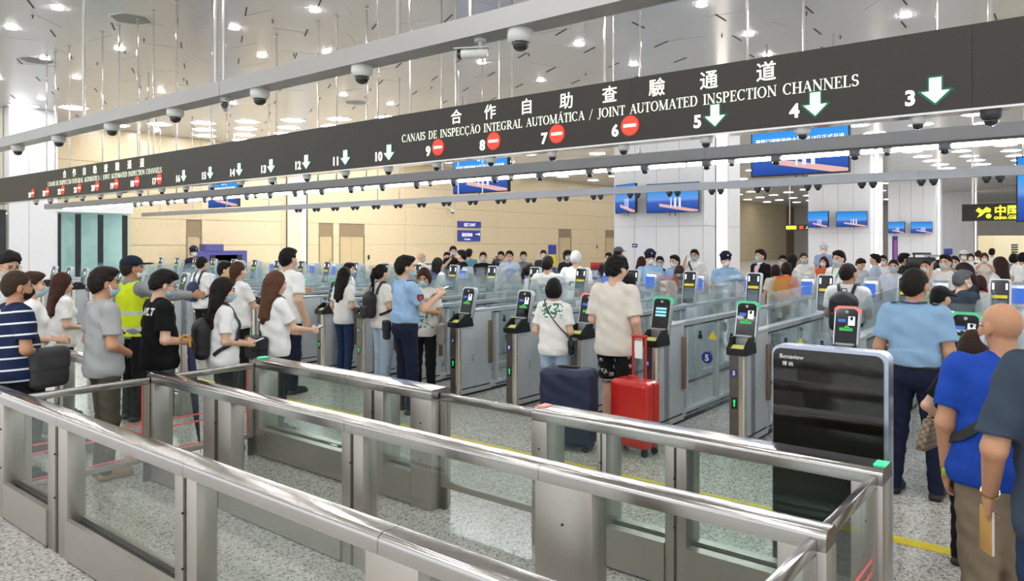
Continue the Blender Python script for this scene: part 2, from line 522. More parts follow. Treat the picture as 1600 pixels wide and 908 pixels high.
# row of big white columns with warm light strips
M_glow = M_strip
for i, (yc, xa, xb) in enumerate(((19.3, -11.5, -8.65), (38.2, -11.5, -8.65), (56.0, -11.5, -8.65), (75.0, -11.5, -8.65))):
    t = structure(link('wall_column_%d' % (i + 1), None, None, (0, 0, 0)))
    dp = 2.6
    MB().box(xa, xb, yc, yc + dp, 0, CEIL).obj('column_core', mat('column_core_grey', '#c9c9ce', 0.4), t)
    n = 4
    for k in range(n):
        xx0 = xa + k * (xb - xa) / n + 0.006; xx1 = xa + (k + 1) * (xb - xa) / n - 0.006
        for (z0, z1) in ((0.0, 2.4), (2.4, CEIL)):
            MB().box(xx0, xx1, yc - 0.03, yc, z0 + 0.006, z1 - 0.006).obj('cladding_panel', M_white, t)
    for (z0, z1) in ((0.0, 2.4), (2.4, CEIL)):
        for (ya_, yb_) in ((0.0, 0.75), (1.75, 2.6)):
            MB().box(xb, xb + 0.03, yc + ya_, yc + yb_, z0 + 0.006, z1 - 0.006).obj('cladding_panel', M_white, t)
    MB().box(xb, xb + 0.02, yc + 0.85, yc + 1.65, 0.05, CEIL - 0.02).obj('light_strip', M_glow, t)
    MB().box(xb, xb + 0.035, yc + 0.76, yc + 0.84, 0.0, CEIL).obj('strip_edge', mat('strip_edge_blue', '#4a4a66', 0.4), t)
# ------------------------------------------------------------------ overhead lane sign, beams, cameras
LANE = 0.9075
LANES = list(range(3, 25))
def lane_x(n):           # left edge of the gate cabinet of lane n
    return -2.75 - LANE * (n - 5)
SIGN_Y, SIGN_B, SIGN_T = 6.58, 2.965, 3.60
def sym_x(n):
    return -1.014 - LANE * (n - 3)
M_signface = mat('sign_face_dark_grey', '#3f3b38', 0.4, spec=0.3)
M_signtext = mat('sign_letters_pale_green', '#f0f6e0', 0.5, emit='#f4fbe6', strength=0.62)
M_signnum = mat('sign_numbers_cream', '#f4f3e4', 0.5, emit='#fbf8ea', strength=0.62)
M_green = mat('arrow_ground_green', '#0e6b41', 0.5, emit='#0d7446', strength=0.14)
M_arrow = mat('arrow_white', '#f2fffa', 0.5, emit='#effffa', strength=0.75)
M_red = mat('stop_red', '#e0442f', 0.5, emit='#ef4a34', strength=0.45)
M_redrim = mat('stop_rim_red', '#b8261c', 0.5, emit='#b82a20', strength=0.25)
M_bar = mat('stop_bar_white', '#fff4ea', 0.5, emit='#fff6ee', strength=0.7)

sign = thing('channel_sign', 'long dark grey overhead sign with glowing channel names, numbers, arrows and stop symbols', 'sign', (0, SIGN_Y, 0))
_sx0, _sx1 = -24.5, 2.2
_nb = 9
for k in range(_nb):
    a = _sx0 + (_sx1 - _sx0) * k / _nb; b = _sx0 + (_sx1 - _sx0) * (k + 1) / _nb
    MB().box(a + 0.001, b - 0.001, 0, 0.22, SIGN_B, SIGN_T).obj('sign_box', M_signface, sign)
MB().box(_sx0, _sx1, 0.02, 0.2, SIGN_B - 0.02, SIGN_B - 0.001).obj('chrome_underside', M_chrome, sign)

# classic roman capitals drawn as outlines: stems, hairlines, bowls and bracket serifs
def serif_glyphs():
    G = {}
    T, t, sh, sw = 0.15, 0.05, 0.04, 0.10     # stem, hairline, serif height, serif overhang
    def stem(x, y0=0.0, y1=1.0, s=(1, 1)):
        q = [('r', x - T / 2, y0, x + T / 2, y1)]
        if s[0]: q.append(('r', x - T / 2 - sw, y0, x + T / 2 + sw, y0 + sh))
        if s[1]: q.append(('r', x - T / 2 - sw, y1 - sh, x + T / 2 + sw, y1))
        return q
    def hstem(x, y0=0.0, y1=1.0, s=(1, 1)):
        q = [('r', x - t / 2, y0, x + t / 2, y1)]
        if s[0]: q.append(('r', x - t / 2 - sw, y0, x + t / 2 + sw, y0 + sh))
        if s[1]: q.append(('r', x - t / 2 - sw, y1 - sh, x + t / 2 + sw, y1))
        return q
    def L(x0, y0, x1, y1, w):
        return [('l', x0, y0, x1, y1, w)]
    def arc(cx, cy, rx, ry, a0, a1, wmax=T, wmin=t, n=14):
        q = []
        for i in range(n):
            a = math.radians(a0 + (a1 - a0) * i / n); b = math.radians(a0 + (a1 - a0) * (i + 1) / n)
            w = wmin + (wmax - wmin) * abs(math.cos((a + b) / 2)) ** 1.5
            q.append(('q', cx + rx * math.cos(a), cy + ry * math.sin(a), cx + rx * math.cos(b), cy + ry * math.sin(b), w))
        return q
    G['I'] = (0.36, stem(0.18))
    G['L'] = (0.66, stem(0.18) + [('r', 0.18, 0, 0.62, sh + .01), ('r', 0.57, 0, 0.62, 0.24)])
    G['E'] = (0.70, stem(0.18) + [('r', 0.18, 0, 0.63, sh + .01), ('r', 0.58, 0, 0.63, 0.24), ('r', 0.18, 0.95, 0.6, 1), ('r', 0.55, 0.78, 0.6, 1), ('r', 0.18, 0.5, 0.48, 0.55), ('r', 0.44, 0.4, 0.48, 0.65)])
    G['T'] = (0.70, stem(0.35, s=(1, 0)) + [('r', 0.04, 0.95, 0.66, 1), ('r', 0.04, 0.76, 0.09, 1), ('r', 0.61, 0.76, 0.66, 1)])
    G['H'] = (0.88, stem(0.18) + stem(0.70) + [('r', 0.18, 0.49, 0.7, 0.54)])
    G['N'] = (0.90, hstem(0.16) + hstem(0.74, s=(0, 1)) + L(0.16, 0.97, 0.74, 0.02, T))
    G['M'] = (1.06, hstem(0.15) + stem(0.88) + L(0.16, 0.97, 0.5, 0.03, T) + L(0.5, 0.03, 0.86, 0.97, t))
    G['A'] = (0.84, L(0.13, 0.02, 0.42, 0.98, t) + L(0.42, 0.98, 0.71, 0.02, T) + [('r', 0.24, 0.33, 0.6, 0.38), ('r', 0.0, 0, 0.26, sh), ('r', 0.56, 0, 0.86, sh)])
    G['U'] = (0.86, stem(0.18, 0.3, 1, (0, 1)) + hstem(0.70, 0.3, 1, (0, 1)) + arc(0.44, 0.3, 0.26, 0.27, 180, 360, T, t))
    G['O'] = (0.90, arc(0.44, 0.5, 0.34, 0.48, 0, 360, T, t, 26))
    G['C'] = (0.82, arc(0.44, 0.5, 0.34, 0.48, 50, 315, T, t, 20) + [('r', 0.66, 0.72, 0.71, 0.98)])
    G['G'] = (0.88, arc(0.44, 0.5, 0.34, 0.48, 50, 300, T, t, 20) + [('r', 0.66, 0.72, 0.71, 0.98), ('r', 0.58, 0.06, 0.72, 0.42), ('r', 0.5, 0.4, 0.82, 0.44)])
    G['D'] = (0.88, stem(0.18) + [('r', 0.18, 0.95, 0.42, 1), ('r', 0.18, 0, 0.42, 0.05)] + arc(0.40, 0.5, 0.32, 0.48, -90, 90, T, t, 14))
    G['P'] = (0.72, stem(0.18) + [('r', 0.18, 0.95, 0.38, 1), ('r', 0.18, 0.46, 0.38, 0.51)] + arc(0.37, 0.73, 0.22, 0.245, -90, 90, T, t, 12))
    G['R'] = (0.82, G['P'][1] + L(0.4, 0.48, 0.72, 0.02, T) + [('r', 0.62, 0, 0.86, sh)])
    G['S'] = (0.66, arc(0.33, 0.74, 0.2, 0.235, 30, 270, T * .9, t, 14) + arc(0.33, 0.265, 0.21, 0.24, -150, 90, T * .9, t, 14) + L(0.24, 0.56, 0.44, 0.44, T) + [('r', 0.5, 0.74, 0.54, 0.98), ('r', 0.1, 0.02, 0.14, 0.26)])
    G['J'] = (0.50, stem(0.32, 0.1, 1, (0, 1)) + arc(0.17, 0.06, 0.15, 0.18, 180, 360, t, t, 8))
    G['/'] = (0.60, L(0.1, -0.1, 0.5, 1.05, 0.06))
    G[' '] = (0.50, [])
    G['\u00c7'] = (G['C'][0], G['C'][1] + L(0.44, 0.0, 0.4, -0.14, 0.06) + L(0.4, -0.12, 0.54, -0.2, 0.06))
    G['\u00c3'] = (G['A'][0], G['A'][1] + L(0.22, 1.1, 0.4, 1.18, 0.06) + L(0.4, 1.18, 0.62, 1.12, 0.06))
    G['\u00c1'] = (G['A'][0], G['A'][1] + L(0.4, 1.06, 0.58, 1.24, 0.07))
    return G
_GL = serif_glyphs()
def serif_text(s, hgt, width, m, parent, loc, name='lettering'):
    adv = sum(_GL[c][0] for c in s)
    kx = width / adv
    mb = MB(); x = 0.0
    for c in s:
        w, prims = _GL[c]
        for p in prims:
            if p[0] == 'r':
                x0, y0, x1, y1 = p[1:]
                poly = [(x0, y0), (x1, y0), (x1, y1), (x0, y1)]
            else:
                x0, y0, x1, y1, th = p[1:]
                dx, dy = x1 - x0, y1 - y0
                L_ = math.hypot(dx, dy) or 1
                ex, ey = (dx / L_ * 0.012, dy / L_ * 0.012) if p[0] == 'q' else (0, 0)
                nx, ny = -dy / L_ * th / 2, dx / L_ * th / 2
                if p[0] == 'l':
                    nx, ny = th / 2 / max(0.35, abs(dy) / L_), 0
                poly = [(x0 - nx - ex, y0 - ny - ey), (x0 + nx - ex, y0 + ny - ey), (x1 + nx + ex, y1 + ny + ey), (x1 - nx + ex, y1 - ny + ey)]
            q = [((x + a) * kx, b * hgt) for a, b in poly]
            n = len(mb.v)
            mb.v += [(a, 0.0, b) for a, b in q]; mb.f.append((n, n + 1, n + 2, n + 3))
        x += w
    o = mb.obj(name, m, parent)
    o.location = loc
    o['kind'] = 'stuff'
    return o

# lane markers: a number and an arrow or a stop sign
_closed = {6, 7, 8, 9} | set(range(17, 25))
_arr_bg = MB().prism([(-.055, .22), (.055, .22), (.055, .115), (.115, .115), (.125, .1), (.008, -.012), (-.008, -.012), (-.125, .1), (-.115, .115), (-.055, .115)], -0.004, -0.001, 'y').mesh('arrow_ground', M_green)
_arr = MB().prism([(-.042, .205), (.042, .205), (.042, .1), (.098, .1), (0, .005), (-.098, .1), (-.042, .1)], -0.008, -0.0045, 'y').mesh('arrow', M_arrow)
_rim = MB().cyl((0, -0.004, .1), 0.108, 0.003, 28, 'y').mesh('stop_rim', M_redrim)
_disc = MB().cyl((0, -0.008, .1), 0.098, 0.0035, 28, 'y').mesh('stop_disc', M_red)
_bar = MB().box(-.072, .072, -0.011, -0.0085, .084, .116).mesh('stop_bar', M_bar)
for n in LANES:
    x = sym_x(n)
    z = SIGN_B + 0.055
    if n in _closed:
        r_ = link('stop_symbol', _rim, sign, (x, 0, z)); link('stop_disc', _disc, r_); link('stop_bar', _bar, r_)
    else:
        g_ = link('arrow_symbol', _arr_bg, sign, (x, 0, z)); link('arrow', _arr, g_)
    text_obj(str(n), 0.165, M_signnum, sign, (x - 0.135, -0.002, z + 0.01), align='RIGHT', name='lane_number', offset=0.006)
# the two name blocks: Chinese line above, Portuguese and English line below
def name_block(xl, xr, zl, hl, xs0, xs1, zc, hc):
    serif_text('CANAIS DE INSPEC\u00c7\u00c3O INTEGRAL AUTOM\u00c1TICA / JOINT AUTOMATED INSPECTION CHANNELS', hl, xr - xl, M_signtext, sign, (xl, -0.003, zl))
    cs = '\u5408\u4f5c\u81ea\u52a9\u67e5\u9a57\u901a\u9053'
    for i, ch in enumerate(cs):
        text_obj(ch, hc, M_signtext, sign, (xs0 + (xs1 - xs0) * i / 7.0, -0.002, zc), align='CENTER', name='character', offset=0.002)
_zl = height(208, on_plane(800, SIGN_Y)[1])
name_block(on_plane(628, SIGN_Y)[0], on_plane(1343, SIGN_Y)[0], SIGN_B + 0.272, 0.098, on_plane(713, SIGN_Y)[0], on_plane(1197, SIGN_Y)[0], SIGN_B + 0.435, 0.185)
name_block(on_plane(75, SIGN_Y)[0], on_plane(253, SIGN_Y)[0], SIGN_B + 0.272, 0.098, on_plane(101, SIGN_Y)[0], on_plane(222, SIGN_Y)[0], SIGN_B + 0.435, 0.185)

# hanging rods
M_rod = steel('hanger_rod_steel', '#cfcac4', 0.1, (1, 1, 0.6), 0.25)
_rod_me = {}
_rod_seen = {}
def rod(x, y, z0, what, group, r=0.016):
    key = (round(z0, 3), r)
    if key not in _rod_me:
        _rod_me[key] = (MB().cyl((0, 0, 0), r, CEIL - z0, 10).mesh('rod', M_rod, smooth='auto'),
                        MB().cyl((0, 0, CEIL - z0 - 0.05), r * 2.2, 0.05, 12).mesh('ceiling_cup', M_chrome, smooth='auto'))
    lab = 'thin polished rod holding the %s above lane %s' % (what, lane_word(x))
    k_ = _rod_seen.get(lab, 0); _rod_seen[lab] = k_ + 1
    if k_: lab += ', %s one' % _ordw[k_]
    t = thing('hanger_rod', lab, 'rod', (x, y, z0), group=group)
    link('rod', _rod_me[key][0], t); link('ceiling_cup', _rod_me[key][1], t)
    return t
for k, u in enumerate((945, 958, 1168, 1255, 1465, 1547, 712, 780, 641, 640 - 50, 330, 276, 240, 215, 186, 160, 73, 86, 108)):
    X = on_plane(u, SIGN_Y + 0.11)[0]
    rod(X, SIGN_Y + 0.11, SIGN_T, 'channel sign', 'rods of the channel sign')

def beam(name, label, y, z0, z1, x0, x1, dp, m):
    t = thing(name, label, 'beam', (0, y, 0))
    n = max(2, int((x1 - x0) / 3.6))
    for k in range(n):
        a = x0 + (x1 - x0) * k / n; b = x0 + (x1 - x0) * (k + 1) / n
        MB().box(a + 0.002, b - 0.002, 0, dp, z0, z1).obj('beam_section', m, t)
    return t
M_beam = steel('beam_satin_steel', '#a9a7a4', 0.34, (1, 1, 8), 0.06)
M_beam2 = mat('beam_grey_paint', '#9a9b9f', 0.35, metal=0.3)
B1Y, B1B, B1T = 2.70, 2.95, 3.05
beam('camera_beam', 'nearest satin steel camera beam crossing the upper part of the hall', B1Y, B1B, B1T, -19.5, 2.6, 0.15, M_beam)
B2Y, B2B, B2T = 9.03, 3.02, 3.165
b2 = beam('camera_beam', 'grey middle camera beam with a bright tube light, behind the channel sign', B2Y, B2B, B2T, -26.6, 3.5, 0.16, M_beam2)
M_tube = mat('tube_light', '#ffffff', 0.4, emit='#f2f9ff', strength=36.0)
MB().box(-26.6, 3.5, 0.03, 0.14, B2B - 0.03, B2B - 0.002).obj('lower_channel', M_chrome, b2)
for k in range(12):
    xa = -25.6 + k * 2.36
    MB().box(xa, xa + 2.3, 0.2, 0.26, B2B - 0.055, B2B - 0.012).obj('tube_light', M_tube, b2)
    MB().box(xa + 0.1, xa + 2.2, 0.16, 0.27, B2B - 0.012, B2B + 0.02).obj('tube_tray', M_white, b2)
B3Y, B3B, B3T = 13.57, 2.965, 3.11
beam('camera_beam', 'farthest grey camera beam carrying paired black dome cameras', B3Y, B3B, B3T, -29.8, 5.5, 0.16, M_beam2)
for k, u in enumerate((131, 337, 350, 622, 735)):
    rod(on_plane(u, B1Y + 0.07)[0], B1Y + 0.07, B1T, 'nearest camera beam', 'rods of the nearest camera beam', 0.014)
for u in (432, 497, 526, 573, 276, 218, 232, 690, 800, 1000):
    rod(on_plane(u, B2Y + 0.08)[0], B2Y + 0.08, B2T, 'middle camera beam', 'rods of the middle camera beam', 0.016)
for u in (590, 624, 716, 754, 300, 354, 420, 250):
    rod(on_plane(u, B3Y + 0.08)[0], B3Y + 0.08, B3T, 'farthest camera beam', 'rods of the farthest camera beam', 0.016)

# cameras
M_camw = mat('camera_shell_white', '#dcdcd8', 0.35)
M_camg = mat('camera_shell_grey', '#72767d', 0.4)
M_camd = mat('camera_shell_dark', '#3c4047', 0.4)
M_lens = mat('camera_dome_black', '#0c0c0e', 0.08, coat=1.0)
def dome_meshes(m, s, key):
    base = MB().lathe([(0.062 * s, 0.0), (0.064 * s, -0.03 * s), (0.056 * s, -0.052 * s), (0.045 * s, -0.06 * s)], n=18).mesh('housing', m, smooth='auto')
    lens = MB().lathe([(0.043 * s, -0.061 * s), (0.042 * s, -0.072 * s), (0.034 * s, -0.09 * s), (0.018 * s, -0.1 * s), (0.001, -0.103 * s)], n=18).mesh('dome', M_lens, smooth=True)
    return base, lens
_dm = {}
def dome(x, y, z, label, kind='white', s=1.0, group=None):
    key = (kind, s)
    if key not in _dm:
        _dm[key] = dome_meshes({'white': M_camw, 'grey': M_camg, 'dark': M_camd}[kind], s, key)
    t = thing('dome_camera', label, 'camera', (x, y, z), group=group)
    link('housing', _dm[key][0], t); link('dome', _dm[key][1], t)
    return t
_ord = ['first', 'second', 'third', 'fourth', 'fifth', 'sixth', 'seventh']
for k, u in enumerate((28, 92, 175, 274, 406, 565.6, 813)):
    X = on_plane(u, B1Y + 0.075)[0]
    dome(X, B1Y + 0.075, B1B, 'white dome camera under the nearest beam, %s from its far left end' % _ord[k], 'white', 1.0, 'domes of the nearest beam')
def bullet(x, y, z, rotz, label):
    t = thing('bullet_camera', label, 'camera', (x, y, z), rotz)
    t.scale = (0.7, 0.7, 0.7)
    MB().cyl((0, 0, -0.02), 0.045, 0.02, 16).cyl((0, 0, -0.075), 0.014, 0.056, 10).obj('bracket', M_camw, t, smooth='auto')
    MB().cyl((0.05, 0, -0.1), 0.032, -0.19, 16, 'x').obj('barrel', M_camw, t, smooth='auto')
    MB().cyl((-0.14, 0, -0.1), 0.034, -0.025, 16, 'x').obj('lens_front', M_lens, t, smooth='auto')
    MB().box(-0.19, 0.06, -0.036, 0.036, -0.066, -0.06).obj('sun_shield', M_camw, t)
bullet(on_plane(735, B1Y)[0], B1Y + 0.075, B1B, 0.5, 'white bullet camera with black front under the nearest beam')
bullet(on_plane(336, B1Y)[0], B1Y + 0.075, B1B, 2.6, 'white bullet camera between two domes on the nearest beam')
for n in LANES:
    xs = sym_x(n) - 0.14
    dome(xs, SIGN_Y + 0.11, SIGN_B - 0.02, 'dome camera hanging below the channel sign under number %s' % num(n), 'white', 1.0, 'domes under the channel sign')
    dome(-1.315 - LANE * (n - 3) * 1.0, B2Y + 0.09, B2B - 0.03, 'grey dome camera on the middle beam over gate lane %s' % num(n), 'grey', 1.05, 'domes of the middle beam')
    if n % 2 == 0:
        dome(-1.315 - LANE * (n - 3) + 0.34, B2Y + 0.09, B2B - 0.03, 'small white dome beside the grey one on the middle beam, lane %s' % num(n), 'white', 0.8, 'domes of the middle beam')
    if n < 24:
        for sd, nm in ((-0.09, 'first'), (0.09, 'second')):
            dome(-1.309 - LANE * (n - 3) + sd, B3Y + 0.08, B3B, 'dark dome camera on the farthest beam, %s of the pair over lane %s' % (nm, num(n)), 'dark', 1.05, 'paired domes of the farthest beam')
for (u, v, y, lab) in ((1338, 205, SIGN_Y + 0.11, 'x'),):
    pass
tag(dome(on_plane(1546, SIGN_Y)[0], SIGN_Y + 0.11, SIGN_B - 0.02, 'all-black ball camera below the channel sign near its right end', 'dark', 1.2), kind=None)

# hanging video screens behind the gates
M_screen = bpy.data.materials.new('screen_bridge_picture')
def _screen_mat(m, strength=0.9):
    """blue picture with a pale skyline and a red-orange bridge deck, drawn with object coordinates (u along X, v along Z, 0..1)"""
    m.use_nodes = True; nt = m.node_tree; nt.nodes.clear()
    out = nt.nodes.new('ShaderNodeOutputMaterial'); em = nt.nodes.new('ShaderNodeEmission')
    em.inputs[1].default_value = strength
    tc = nt.nodes.new('ShaderNodeTexCoord'); sp = nt.nodes.new('ShaderNodeSeparateXYZ')
    nt.links.new(tc.outputs['Generated'], sp.inputs[0])
    ramp = nt.nodes.new('ShaderNodeValToRGB'); e = ramp.color_ramp.elements
    e[0].position = 0.0; e[0].color = lin('#2b4a9c'); e[1].position = 0.35; e[1].color = lin('#3f66b8')
    for p, c in ((0.45, '#6f9be0'), (0.7, '#3f9ae8'), (1.0, '#2f86dd')):
        x = e.new(p); x.color = lin(c)
    nt.links.new(sp.outputs['Z'], ramp.inputs[0])
    def node(op, a, b=None):
        q = nt.nodes.new('ShaderNodeMath'); q.operation = op
        for i, w in enumerate((a, b)):
            if w is None: continue
            if isinstance(w, (int, float)): q.inputs[i].default_value = w
            else: nt.links.new(w, q.inputs[i])
        return q.outputs[0]
    u, v = sp.outputs['X'], sp.outputs['Z']
    # bridge deck: sloping band
    dl = node('SUBTRACT', v, node('MULTIPLY', node('SUBTRACT', 1.0, u), 0.34))
    band = node('LESS_THAN', node('ABSOLUTE', dl), 0.055)
    band = node('MULTIPLY', band, node('GREATER_THAN', u, 0.25))
    mx = nt.nodes.new('ShaderNodeMix'); mx.data_type = 'RGBA'
    nt.links.new(band, mx.inputs['Factor']); nt.links.new(ramp.outputs[0], mx.inputs[6]); mx.inputs[7].default_value = lin('#e2b3ae')
    # towers
    wv = node('GREATER_THAN', node('SINE', node('MULTIPLY', u, 70.0)), 0.1)
    tw = node('MULTIPLY', node('MULTIPLY', wv, node('LESS_THAN', node('ABSOLUTE', node('SUBTRACT', u, 0.58)), 0.11)), node('LESS_THAN', node('ABSOLUTE', node('SUBTRACT', v, 0.33)), 0.17))
    mx2 = nt.nodes.new('ShaderNodeMix'); mx2.data_type = 'RGBA'
    nt.links.new(tw, mx2.inputs['Factor']); nt.links.new(mx.outputs[2], mx2.inputs[6]); mx2.inputs[7].default_value = lin('#eae6ff')
    nt.links.new(mx2.outputs[2], em.inputs[0]); nt.links.new(em.outputs[0], out.inputs[0])
_screen_mat(M_screen)
M_scrtext = mat('screen_caption_white', '#ffffff', 0.5, emit='#ffffff', strength=0.8)
def hanging_screen(x0, x1, y, z0, z1, label, text=True):
    t = thing('video_screen', label, 'screen', ((x0 + x1) / 2, y, 0))
    w = x1 - x0
    MB().box(-w / 2 - 0.03, w / 2 + 0.03, 0.0, 0.12, z0 - 0.03, z1 + 0.03).obj('casing', M_dark, t)
    MB().box(-w / 2, w / 2, -0.006, -0.001, z0, z1).obj('picture', M_screen, t)
    if text:
        text_obj('\u795d \u8d3a', 0.13, M_scrtext, t, (0.05, -0.009, z1 - 0.24), align='CENTER', name='caption')
        text_obj('\u6a2a\u7434\u53e3\u5cb8\u65b0\u65c5\u68c0\u5927\u53858\u670818\u65e5\u6b63\u5f0f\u5f00\u901a', 0.115, M_scrtext, t, (0, -0.009, z1 - 0.45), align='CENTER', name='caption')
    for sx in (-0.35, 0.35):
        MB().cyl((sx * w, 0.06, z1 + 0.03), 0.025, CEIL - z1 - 0.03, 10).obj('drop_rod', M_rod, t, smooth='auto')
    for s in (-1, 1):
        MB().tube([(0.06 * s, 0.06, z0 - 0.03), (0.1 * s, 0.06, z0 - 0.1)], 0.012, 6).obj('cable', M_dark, t)
    return t
SY = 16.5
_d2 = on_plane(1250, SY)[1]
_zb = height(271, _d2)
for (u0, u1, lab) in ((1175.5, 1325.5, 'wide blue hanging screen showing a bridge, above lanes four and five'), (709, 792.5, 'blue hanging screen showing a bridge, above lanes eight and nine'), (326, 371, 'distant blue hanging screen above lane fourteen'), (183, 208, 'farthest blue hanging screen beside the lit glass booth')):
    xa, xb = on_plane(u0, SY)[0], on_plane(u1, SY)[0]
    if xa < XW + 0.5:
        continue
    hanging_screen(xa, xb, SY, _zb, _zb + 1.16, lab)
hanging_screen(on_plane(1590, 21)[0], on_plane(1590, 21)[0] + 2.0, 21, height(345, on_plane(1595, 21)[1]), height(246, on_plane(1595, 21)[1]), 'tall blue hanging screen cut off by the right edge of the picture', False)

# wall-mounted screens on the white columns
M_tv = bpy.data.materials.new('tv_bridge_picture'); _screen_mat(M_tv, 0.85)
def tv(u0, u1, v0, v1, y, rotz, label):
    d = on_plane((u0 + u1) / 2, y)[1]
    x0, x1 = on_plane(u0, y)[0], on_plane(u1, y)[0]
    z1, z0 = height(v0, d), height(v1, d)
    t = thing('wall_screen', label, 'screen', ((x0 + x1) / 2, y, (z0 + z1) / 2), rotz)
    w, h = (x1 - x0) / max(0.4, math.cos(rotz)), z1 - z0
    MB().box(-w / 2 - .02, w / 2 + .02, 0, 0.07, -h / 2 - .02, h / 2 + .02).obj('casing', M_dark, t)
    p = MB().box(-w / 2, w / 2, -0.006, -0.001, -h / 2, h / 2).obj('picture', M_tv, t)
    MB().box(-0.1, 0.1, 0.07, 0.34, -0.1, 0.1).obj('bracket', M_camg, t)
    for s in (-1, 1):
        MB().tube([(0.07 * s, 0.04, -h / 2 - 0.02), (0.09 * s, 0.04, -h / 2 - 0.12)], 0.01, 6).obj('cable', M_dark, t)
tv(956, 998, 289, 332, 18.93, -0.45, 'tilted blue wall screen at the corner of the nearest white column')
tv(1011, 1091, 287, 331, 18.93, 0.0, 'large blue wall screen in the middle of the nearest white column')
tv(1261, 1295, 331, 355, 37.8, -0.3, 'left blue wall screen on the second white column')
tv(1308, 1354, 331, 354, 37.8, 0.15, 'right blue wall screen on the second white column')
tv(1387, 1414, 347, 364, 55.6, -0.3, 'left blue wall screen on the third white column')
tv(1424, 1456, 347, 364, 55.6, 0.15, 'right blue wall screen on the third white column')

# wayfinding signs
M_blue = mat('sign_blue', '#2b3a8c', 0.4, emit='#2b3a8c', strength=0.12)
M_ylw = mat('sign_yellow', '#f0ea2c', 0.5, emit='#f2ee3a', strength=0.75)
M_blk = mat('sign_black', '#262426', 0.4)
def wall_sign(u0, u1, v0, v1, label, lines, arrow=False):
    y0, d0 = on_wall(u0, XW + 0.12); y1, d1 = on_wall(u1, XW + 0.12)
    d = (d0 + d1) / 2
    t = thing('wall_sign', label, 'sign', (XW + 0.05, (y0 + y1) / 2, height(v1, d)), math.radians(90))
    w, h = y1 - y0, (v1 - v0) * d / FOC
    MB().box(-w / 2, w / 2, -0.05, 0.0, 0, h).obj('board', M_blue, t)
    for (s, sz, zz, xx) in lines:
        text_obj(s, sz * h, M_scrtext, t, (xx * w, -0.053, zz * h), align='CENTER')
    if arrow:
        MB().box(w * .28, w * .42, -0.06, -0.052, h * .62, h * .68).prism([(w * .42, h * .50), (w * .48, h * .65), (w * .42, h * .80)], -0.06, -0.052, 'y').obj('arrow', M_scrtext, t)
wall_sign(716, 752, 346, 356, 'narrow blue sign with white print high on the beige wall', [('\u51fa\u53e3 EXIT', 0.62, 0.25, 0.0)])
wall_sign(716, 751, 360, 377, 'larger blue sign with a white arrow below the narrow one', [('\u524d\u5f80\u73e0\u6d77', 0.36, 0.46, -0.1), ('To Zhuhai', 0.2, 0.12, -0.1)], True)
def black_sign(u0, u1, v0, v1, y, label):
    x0, x1 = on_plane(u0, y)[0], on_plane(u1, y)[0]; d = on_plane((u0 + u1) / 2, y)[1]
    t = thing('direction_sign', label, 'sign', (x0, y, height(v1, d)))
    w, h = x1 - x0, (v1 - v0) * d / FOC
    MB().box(0, w, 0, 0.15, 0, h).obj('board', M_blk, t)
    for s in (0.15, 0.85):
        MB().cyl((w * s, 0.07, h), 0.03, CEIL - height(v1, d) - h, 8).obj('drop_rod', M_rod, t)
    return t, w, h
t, w, h = black_sign(1503, 1615, 318, 345, 30, 'black hanging sign with bright yellow Chinese characters and plane symbol')
text_obj('\u4e2d\u56fd\u51fa\u5883', h * 0.62, M_ylw, t, (w * 0.46, -0.005, h * 0.36), name='characters', offset=0.012)
text_obj('CHINA CHECKPOINT', h * 0.2, M_ylw, t, (w * 0.46, -0.005, h * 0.1), name='lettering', offset=0.008)
MB().prism([(w * .22, h * .2), (w * .26, h * .45), (w * .20, h * .6), (w * .24, h * .8), (w * .30, h * .62), (w * .35, h * .82), (w * .42, h * .7), (w * .41, h * .5), (w * .34, h * .5), (w * .28, h * .3)], -0.01, -0.004, 'y').cyl((w * .385, -0.01, h * .28), h * .14, 0.006, 16, 'y').obj('emblem', M_ylw, t)
t, w, h = black_sign(1226, 1275, 351, 360, 44, 'small distant black sign with yellow and red marks by the second column')
MB().box(w * .05, w * .38, -0.01, -0.004, h * .2, h * .8).obj('yellow_mark', M_ylw, t)
MB().box(w * .48, w * .6, -0.01, -0.004, h * .2, h * .8).obj('red_mark', M_red, t)
text_obj('A', h * 0.8, M_ylw, t, (w * 0.68, -0.005, h * 0.18), name='lettering')
# ------------------------------------------------------------------ self-service gates
GY = 6.71
M_gate = steel('gate_brushed_steel', '#d6dadd', 0.36, (1, 1, 26), 0.05, 0.4)
M_gatefront = steel('gate_front_steel_dark', '#77736f', 0.34, (1, 1, 26), 0.08)
M_edge = steel('gate_edge_bright', '#cfc3b0', 0.2, (1, 1, 6), 0.05)
M_grey = mat('plastic_grey', '#aeb3b8', 0.35)
M_silver = mat('kiosk_silver', '#c9ccd0', 0.28, metal=0.6)
M_black = mat('plastic_black', '#1b1c1f', 0.32)
M_scr = mat('display_black', '#0b0c10', 0.1, coat=0.6)
M_reader = mat('reader_plate', '#cfd07a', 0.3, emit='#cbd060', strength=0.25)
M_gglass = glass('gate_glass', (0.955, 0.98, 0.985), 0.10, 0.03, haze=0.045, hazecol='#dcebee')
M_gglass2 = glass('gate_glass_upper', (0.965, 0.985, 0.988), 0.10, 0.03, haze=0.035, hazecol='#dfeef0')
M_gflap = glass('gate_flap_glass', (0.95, 0.975, 0.98), 0.10, 0.04, haze=0.06, hazecol='#dceaec')
M_brown = mat('flap_edge_brown', '#8c7660', 0.35, metal=0.4)
M_numblue = mat('number_disc_blue', '#27409a', 0.4)
M_numwhite = mat('number_white', '#ffffff', 0.5)
M_ledg = mat('status_light_green', '#1c8a58', 0.4, emit='#4fe0a0', strength=0.45)
M_ledr = mat('status_light_red', '#d05a4e', 0.4, emit='#ff8a80', strength=0.45)
